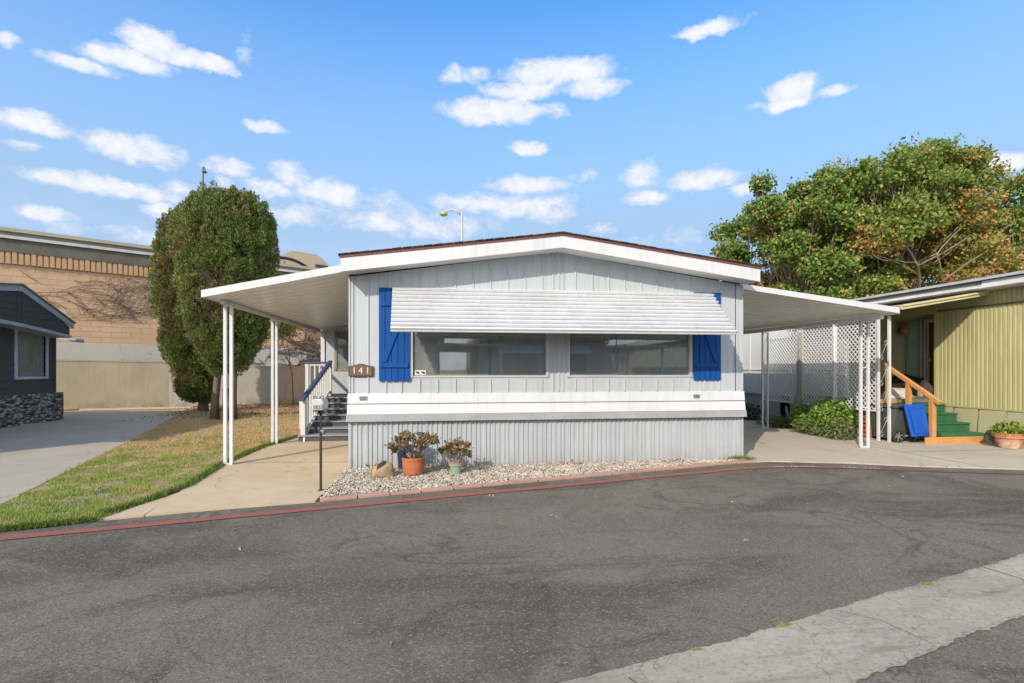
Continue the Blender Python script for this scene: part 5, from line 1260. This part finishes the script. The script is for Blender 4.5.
wd = []
for cx_, cy_, k_, sd_ in ((1.98,2.80,160,.035),(3.35,3.20,110,.03),(1.35,2.615,60,.02),(4.2,3.47,60,.03)): wd.append(np.c_[rng.normal(cx_, sd_, k_), rng.normal(cy_, sd_*.35, k_)])
g = blades('crack_weeds', np.concatenate(wd), .011, .003, leafmat('straw_weed', [(.42,.36,.12),(.22,.28,.07),(.5,.42,.2)], [.4,.35,.25])); tag(g, 'tiny straw coloured weeds along the seam between asphalt and concrete gutter', 'weeds', kind='stuff')
q = np.array([(2.07,6.05),(1.1,5.2),(-.25,2.9),(3.2,5.4),(4.6,6.5),(5.6,5.9),(.6,6.1),(-1.7,4.6),(6.3,6.4),(2.6,4.2)]); q = np.repeat(q, 3, 0)+rng.normal(0, .02, (30,2))
g = cards('road_litter', np.c_[q, np.full(30,.004)], rng.uniform(.02,.035,30), leafmat('pale_litter', [(.7,.6,.4),(.5,.35,.15)], [.5,.5])); tag(g, 'few scattered pale leaf scraps lying on the asphalt', 'fallen leaves', kind='stuff')

# ================================================================== big background trees
def big_tree(name, base, h, rad, label, seed, nclump, leaf, mats, bare_dir=None, zc=.62, squash=.72, trunk_r=.35, group='background trees', limbs=9):
    e = empty(name, base, label, 'tree', group); rn = random.Random(seed); bx, by, _ = base; b = MB(); ends = []
    H0 = h*.22
    b.tube([(bx,by,-.1),(bx+.1,by,H0*.6),(bx,by,H0)], [trunk_r*1.25,trunk_r,trunk_r*.9], 10)
    cz = h*zc
    def inside(p, k=1.0): return ((p.x-bx)/rad)**2+((p.y-by)/rad)**2+((p.z-cz)/(h-cz))**2 < k if p.z > cz else ((p.x-bx)/rad)**2+((p.y-by)/rad)**2+((p.z-cz)/(cz*.80))**2 < k
    def grow(p, d, L, r, lev):
        n = 4; pts = [p]
        for i in range(n):
            d = (d+Vector((rn.gauss(0,.13), rn.gauss(0,.13), rn.gauss(.03,.10)))).normalized(); q = pts[-1]+d*L/n; pts.append(q)
        b.tube(pts, [r*(1-.4*i/n) for i in range(n+1)], 6 if lev > 1 else 4, cap=False)
        ends.append((pts[2], lev)); ends.append((pts[-1], lev))
        if lev == 0: return
        for _ in range(3 if lev > 1 else 3):
            nd_ = (d+Vector((rn.gauss(0,.55), rn.gauss(0,.55), rn.gauss(.05,.4)))).normalized()
            if inside(pts[-1]+nd_*L*.6, 1.0): grow(pts[-1] if rn.random() < .6 else pts[3], nd_, L*rn.uniform(.62,.85), r*.55, lev-1)
    for k in range(limbs):
        a = 2*PI*k/limbs+rn.uniform(-.3,.3); up = rn.uniform(.5,1.6); d = Vector((math.cos(a), math.sin(a), up)).normalized()
        grow(Vector((bx,by,H0*rn.uniform(.7,1.1))), d, rad*rn.uniform(.42,.6), trunk_r*.42, 3)
    b.build('trunk', mats[1], e, smooth=True)
    # boughs: leafy masses set apart so that limbs and sky show between them
    G_, O_ = [], []; bl = MB(); nb = max(14, nclump//16); k_ = 0; tries = 0; cents = []
    while k_ < nb and tries < nb*60:
        tries += 1
        v = Vector((rn.gauss(0,1), rn.gauss(0,1), rn.gauss(.15,1))).normalized()
        if v.z < -.5: continue
        lump = (1+.14*mnoise.noise(v*1.9+Vector((seed,0,0)))+.10*mnoise.noise(v*4+Vector((0,seed,0))))/((abs(v.x)**2.5+abs(v.y)**2.5+abs(v.z)**2.5)**(1/2.5))*.9
        r = rn.choice((rn.uniform(.78,.93), rn.uniform(.78,.93), rn.uniform(.40,.75)))*lump
        c_ = Vector((bx+v.x*rad*r, by+v.y*rad*r, cz+v.z*r*((h-cz) if v.z > 0 else cz*.80)))
        br = rn.uniform(.10, .185)*rad
        if any((c_-q).length < (br+q2)*.56 for q, q2 in cents): continue
        if rad > 6 and Vector((c_.x-bx+.14*rad, 0, c_.z-cz-.07*h)).length < .24*rad and c_.y < by+.1*rad and rn.random() < .85: continue
        cents.append((c_, br)); k_ += 1
        st_ = Vector((bx, by, H0+(c_.z-H0)*rn.uniform(.05,.4))); md = st_.lerp(c_, .5)+Vector((0,0,-.12*rad*rn.random()))
        bl.tube([st_, md, c_, c_+(c_-md).normalized()*br*.6], [trunk_r*.20, trunk_r*.13, trunk_r*.07, .01], 5, cap=False)
        for _ in range(5):
            w = Vector((rn.gauss(0,1), rn.gauss(0,1), rn.gauss(.2,1))).normalized(); bl.tube([md.lerp(c_, .7), c_+w*br*.95], [trunk_r*.05, .01], 4, cap=False)
        m_ = int(26*(br/(.14*rad))**2); autumn = mnoise.noise(c_*.33+Vector((seed,5,0)))+rn.gauss(0,.20) > .20
        for _ in range(m_):
            w = Vector((rn.gauss(0,1), rn.gauss(0,1), rn.gauss(.25,1))).normalized(); q = c_+Vector((w.x, w.y, w.z*.72))*br*rn.uniform(.55,1.12)
            kk = rn.randint(30, 52); s_ = rn.uniform(.17,.34)*(rad/7)**.5
            (O_ if (autumn and rn.random() < .75) or rn.random() < .05 else G_).append(rng.normal(size=(kk,3))*np.array([s_,s_,s_*.6])+np.array(q))
    bl.build('branch', mats[1], e, smooth=True)
    LP = np.concatenate(G_); cards('crown', LP, rng.uniform(.7,1.3,len(LP))*leaf, mats[0], e, aspect=.75, fold=.2)
    if O_: LP = np.concatenate(O_); cards('autumn_foliage', LP, rng.uniform(.6,1.1,len(LP))*leaf, dryl, e, aspect=.7, fold=.2)
    return e
dryl = leafmat('dry_olive_leaf', [(.66,.36,.13),(.40,.36,.09),(.22,.30,.06),(.50,.28,.10)], [.26,.26,.26,.22], rough=.55, trans=.3)
gum = leafmat('autumn_leaf', [(.17,.29,.05),(.27,.40,.07),(.12,.21,.035),(.55,.38,.13),(.42,.44,.12)], [.30,.26,.20,.05,.19], rough=.5, trans=.35, pscale=.35, patch=(.36,.32,.09), pthr=(.5,.7))
palebark = M('pale_branch', (.40,.31,.23), .9, (.28,.215,.155), 3, .2)
big_tree('broadleaf_tree', (26.8, 28.5, 0), 14.9, 7.2, 'huge spreading tree with orange tinged green leaves behind the right carport', 21, 1900, .20, (gum, palebark), zc=.55, trunk_r=.45, limbs=11)
big_tree('broadleaf_tree', (20.7, 28.0, 0), 13.9, 5.0, 'lower rounded leafy tree at the left side of the huge spreading tree', 22, 800, .19, (leafmat('green_leaf', [(.16,.28,.055),(.25,.38,.07),(.11,.20,.04),(.52,.34,.11)], [.35,.3,.25,.1], pscale=.4, patch=(.2,.17,.05), pthr=(.6,.75)), palebark), zc=.5, limbs=7)
big_tree('broadleaf_tree', (38.5, 30.0, 0), 12.4, 5.4, 'dense green tree cut off by the right edge of photo', 23, 900, .22, (leafmat('green_leaf2', [(.09,.19,.035),(.15,.26,.045),(.06,.13,.03),(.45,.27,.09)], [.35,.3,.25,.1], pscale=.4, patch=(.25,.18,.05), pthr=(.6,.75)), palebark), zc=.5, limbs=8)
# dry palm-like orange spray of dead branches above the carport
db = empty('dry_shrub', (19.6, 24.0, 0), 'orange brown dried out shrub crown showing just above right carport roof', 'shrub')
b = MB(); rn = random.Random(4); LP = []
for k in range(30):
    a = rn.uniform(0, 2*PI); L = rn.uniform(1.2,2.2); d = Vector((math.cos(a)*.7, math.sin(a)*.7, rn.uniform(.5,1.1))).normalized(); p0 = Vector((19.6,24.0,3.0)); p1 = p0+d*L; b.tube([p0, p0+d*L*.5+Vector((0,0,.1)), p1], [.03,.02,.01], 4)
    for j in range(26): t = rn.uniform(.35,1); LP.append(p0+(p1-p0)*t+Vector((rn.gauss(0,.1),rn.gauss(0,.1),rn.gauss(0,.1))))
b.tube([(19.6,24,0),(19.6,24,3.05)], [.12,.08], 8); b.build('trunk', palebark, db); cards('foliage', np.array(LP), rng.uniform(.15,.3,len(LP)), leafmat('orange_dry', [(.50,.24,.09),(.40,.20,.09),(.30,.16,.08)], [.4,.3,.3]), db, aspect=.4)

# ================================================================== street lamps
def at(px, py, D):
    u = (px-512)/F; return Vector((D*(S_+u*C_), D*(C_-u*S_), CH+(HZ-py)*D/F))
base = at(462, 368, 36); top = at(462, 213, 36)
l1 = empty('street_lamp', (base.x, base.y, 0), 'pale street lamp with curved arm rising beyond the home roof ridge', 'street lamp')
b = MB(); b.tube([(base.x,base.y,0),(base.x,base.y,top.z)], [.12,.075], 10); b.build('pole', M('pale_galvanised', (.50,.51,.52), .5), l1)
e_ = at(443.5, 213.5, 36); ps_ = [at(460.5,214.5,36), at(457,211,36), at(452,209.6,36), at(448,210.6,36), at(445.5,213,36)]
b = MB(); b.tube(ps_, .055, 8); b.build('arm', M('pale_galvanised', (.5,.51,.52)), l1, smooth=True)
b = MB(); q = e_; b.lathe([(.05,.18),(.16,.14),(.30,.0),(.26,-.05),(.16,-.12),(.02,-.16)], (q.x,q.y,q.z-.05), 14); b.build('lamp_head', M('yellowish_lamp_cover', (.46,.46,.16), .4), l1, smooth=True)
base = at(203, 368, 34); top = at(203, 167, 34)
l2 = empty('street_lamp', (base.x, base.y, 0), 'dark thin street lamp poking up above the big cypress crown', 'street lamp')
b = MB(); b.tube([(base.x,base.y,0),(base.x,base.y,top.z)], [.10,.055], 8); b.tube([at(203,167.3,34), at(204.3,167,34), at(205,169.5,34), at(204.2,171,34)], .045, 6); b.build('pole', M('slate_pole', (.13,.14,.17), .5), l2)
q = at(204.5, 171.8, 34); b = MB(); b.lathe([(.03,.10),(.12,.05),(.17,-.03),(.05,-.10)], (q.x,q.y,q.z), 12); b.build('lamp_head', M('slate_pole', (.13,.14,.17)), l2)

# ================================================================== across the street (behind the camera; seen in the window glass)
def far_home(x0, x1, yf, h, col, label):
    e = empty('street_home', ((x0+x1)/2, yf, 0), label, 'mobile home', 'mobile homes across the street')
    b = MB(); b.box(x0, x1, yf-14, yf, 0, h); b.build('wall', M('far_wall_'+label.split()[0], tuple(.5*c+.18 for c in col), .7), e)
    xm = (x0+x1)/2; b = MB(); b.prism([(x0-.3,h),(x1+.3,h),(x1+.3,h+.2),(xm,h+.75),(x0-.3,h+.2)], 'y', yf-14.4, yf+.5); b.build('roof', white, e)
    for wx in (x0+1.0, x1-3.0):
        b = MB(); b.box(wx, wx+2.0, yf+.01, yf+.03, 1.3, 2.3); f = b.build('window', M('dark_window', (.04,.05,.05), .1), e)
        b = MB(); b.prism([(yf+.03,2.6),(yf+.7,2.2),(yf+.7,2.23),(yf+.03,2.63)], 'x', wx-.1, wx+2.1); b.build('awning', white2, e)
    b = MB(); b.box(x1, x1+3.2, yf-9, yf+.3, 2.55, 2.65); b.build('carport_roof', white2, e)
    b = MB()
    for yy in (yf, yf-5): b.box(x1+3.0, x1+3.1, yy-.05, yy+.05, 0, 2.55)
    b.build('carport_post', white2, e)
far_home(-7, -.2, -9, 2.9, (.45,.42,.35), 'cream home across the street opposite the dark house')
far_home(1.8, 8.2, -9.5, 2.9, (.40,.44,.46), 'bluish home across the street opposite the grey home')
far_home(12.5, 19, -9, 2.9, (.5,.47,.42), 'beige home across the street opposite the olive home')
big_tree('street_tree', (-7.5, -26, 0), 9, 3.4, 'round tree across the street behind cream home', 31, 160, .25, (gum, palebark), limbs=5, group='trees across the street')
big_tree('street_tree', (10.5, -24, 0), 8, 3.2, 'round tree across the street behind bluish home', 32, 160, .25, (gum, palebark), limbs=5, group='trees across the street')

# ================================================================== world, sun, camera
world = bpy.data.worlds.new('World'); scene.world = world; world.use_nodes = True
nt = world.node_tree; nt.nodes.clear()
out = nt.nodes.new('ShaderNodeOutputWorld'); bg = nt.nodes.new('ShaderNodeBackground'); nt.links.new(bg.outputs[0], out.inputs[0])
to_sun = -SUN_T
sky = nt.nodes.new('ShaderNodeTexSky'); sky.sky_type = 'NISHITA'; sky.sun_disc = False
sky.sun_elevation = math.asin(to_sun.z); sky.sun_rotation = math.atan2(to_sun.x, to_sun.y)
sky.altitude = 100; sky.air_density = 1.0; sky.dust_density = .6; sky.ozone_density = 2.0
SKYSTR = .15
gen = nd(nt, 'ShaderNodeTexCoord').outputs['Generated']
sx_ = nd(nt, 'ShaderNodeSeparateXYZ'); nt.links.new(gen, sx_.inputs[0])
az = math_(nt, 'ARCTAN2', sx_.outputs[0], sx_.outputs[1]); el = math_(nt, 'ARCSINE', sx_.outputs[2])
ae = nd(nt, 'ShaderNodeCombineXYZ'); nt.links.new(az, ae.inputs[0]); nt.links.new(el, ae.inputs[1])
def azel(px, py):
    u = (px-512)/F; v = (HZ-py)/F; d = Vector((S_+u*C_, C_-u*S_, v)).normalized(); return math.atan2(d.x, d.y), math.asin(d.z)
CL = [(152,42,34,17,1.),(125,58,48,13,1.),(200,62,40,10,1.),(85,66,42,8,.8),(245,48,6,14,.2),(4,38,20,9,.9),(37,122,40,11,.9),(25,145,20,6,.45),
 (135,150,52,15,.85),(112,187,80,10,.85),(190,190,30,8,.6),(228,167,26,9,.7),(45,214,32,9,.75),(70,228,30,8,.4),(162,211,24,9,.9),(140,236,40,10,.55),(262,127,22,6,.8),
 (268,188,24,10,.8),(290,175,22,13,.7),(330,193,38,13,.85),(225,185,10,7,.3),(465,75,26,10,.45),(500,100,10,6,.2),(560,72,62,15,1.),(530,90,50,12,.8),(490,112,54,15,1.),(590,88,34,12,.9),(535,112,34,9,.6),(528,149,21,7,.85),
 (472,202,40,10,.65),(530,185,44,9,.75),(535,208,50,14,.65),(385,222,60,12,.6),(360,200,60,12,.3),(430,225,60,16,.5),(300,215,60,12,.35),(640,176,22,15,.75),(650,198,28,8,.75),(700,180,40,11,.75),(752,188,26,8,.75),
 (715,27,36,9,.85),(690,33,18,5,.5),(795,88,30,14,1.),(785,104,26,8,.8),(832,92,20,6,.55),(755,107,14,5,.4),(1005,163,26,12,1.),(985,155,16,7,.6),(605,228,18,6,.5),(585,176,14,6,.4),(600,246,60,10,.3),(690,235,50,10,.2)]
den = None
nv = scl(nt, gen, (1, 1, 1.5))
wn = nd(nt, 'ShaderNodeTexNoise'); nt.links.new(nv, wn.inputs['Vector']); wn.inputs['Scale'].default_value = 11; wn.inputs['Detail'].default_value = 3
warp = vmath(nt, 'MULTIPLY', vmath(nt, 'SUBTRACT', wn.outputs['Color'], (.5,.5,.5)).outputs[0], (.028,.018,0)).outputs[0]
wn2 = nd(nt, 'ShaderNodeTexNoise'); nt.links.new(nv, wn2.inputs['Vector']); wn2.inputs['Scale'].default_value = 42; wn2.inputs['Detail'].default_value = 4
warp2 = vmath(nt, 'MULTIPLY', vmath(nt, 'SUBTRACT', wn2.outputs['Color'], (.5,.5,.5)).outputs[0], (.022,.016,0)).outputs[0]
aw_ = vmath(nt, 'ADD', vmath(nt, 'ADD', ae.outputs[0], warp).outputs[0], warp2).outputs[0]
for (cx, cy, rx_, ry_, wgt) in CL:
    a0, e0 = azel(cx, cy); a1, _ = azel(cx+rx_, cy); _, e1 = azel(cx, cy-ry_)
    q = vmath(nt, 'SUBTRACT', aw_, (a0, e0, 0)).outputs[0]
    q = vmath(nt, 'MULTIPLY', q, (1/abs(a1-a0)/1.12, 1/abs(e1-e0)/1.12, 0)).outputs[0]
    d2_ = vmath(nt, 'DOT_PRODUCT', q, q).outputs['Value']
    g_ = math_(nt, 'MULTIPLY_ADD', d2_, -wgt, wgt)
    den = g_ if den is None else math_(nt, 'SMOOTH_MAX', den, g_, .18)
fn = noise_(nt, nv, 24, 9, .64, .35); fn2 = noise_(nt, scl(nt, gen, (1,1,3)), 7, 5, .6)
den2 = math_(nt, 'ADD', den, math_(nt, 'MULTIPLY', math_(nt, 'SUBTRACT', fn, .5), 1.9))
cm = ramp(nt, den2, .0, .62, 0, .95)
# faint veil of cirrus low over the horizon and elsewhere
veil = math_(nt, 'MULTIPLY', ramp(nt, fn2, .46, .72, 0, .5), ramp(nt, el, .30, .12))
cm = math_(nt, 'MAXIMUM', cm, veil)
skc = mix_(nt, 1.0, sky.outputs[0], (.72,1.42,1.92), 'MULTIPLY')
# lower atmosphere is paler
hz = ramp(nt, el, .27, .62, .96, 0.0)
skc = mix_(nt, hz, skc, (2.35,3.5,5.05))
cloudc = mix_(nt, ramp(nt, math_(nt, 'ADD', den2, math_(nt, 'MULTIPLY', math_(nt, 'SUBTRACT', noise_(nt, nv, 60, 5, .6), .5), 1.2)), .25, 1.0), (4.3,4.75,5.6), (5.65,5.7,5.85))
col = mix_(nt, cm, skc, cloudc)
# unseen bright cloud cover, added behind the camera to fill the shaded fronts
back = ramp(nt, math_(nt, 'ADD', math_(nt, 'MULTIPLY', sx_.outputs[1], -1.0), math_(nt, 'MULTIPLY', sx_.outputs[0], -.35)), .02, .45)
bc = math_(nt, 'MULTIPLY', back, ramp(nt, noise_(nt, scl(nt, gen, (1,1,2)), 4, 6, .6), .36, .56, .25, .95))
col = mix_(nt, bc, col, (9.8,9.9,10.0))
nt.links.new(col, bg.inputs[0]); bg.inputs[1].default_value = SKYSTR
world.cycles.sampling_method = 'MANUAL'; world.cycles.sample_map_resolution = 512

sl = bpy.data.lights.new('sun', 'SUN'); sl.energy = 3.75; sl.angle = R(.53); sl.color = (1, .88, .73)
so = bpy.data.objects.new('sun', sl); C.objects.link(so); so.rotation_euler = SUN_T.to_track_quat('-Z', 'Y').to_euler(); so.location = (-10,-12,14)
cam = bpy.data.cameras.new('camera'); co = bpy.data.objects.new('camera', cam); C.objects.link(co); scene.camera = co
cam.sensor_width = 36; cam.lens = F*36/1024; cam.clip_end = 2000; cam.clip_start = .05
cam.shift_y = (HZ-341.5)/1024
co.location = (0, 0, CH); co.rotation_euler = (PI/2, 0, -YAW)
scene.view_settings.view_transform = 'Standard'; scene.view_settings.look = 'None'; scene.view_settings.exposure = 0.2; scene.view_settings.gamma = 1
scene.render.engine = 'CYCLES'; scene.cycles.max_bounces = 8; scene.cycles.transparent_max_bounces = 12
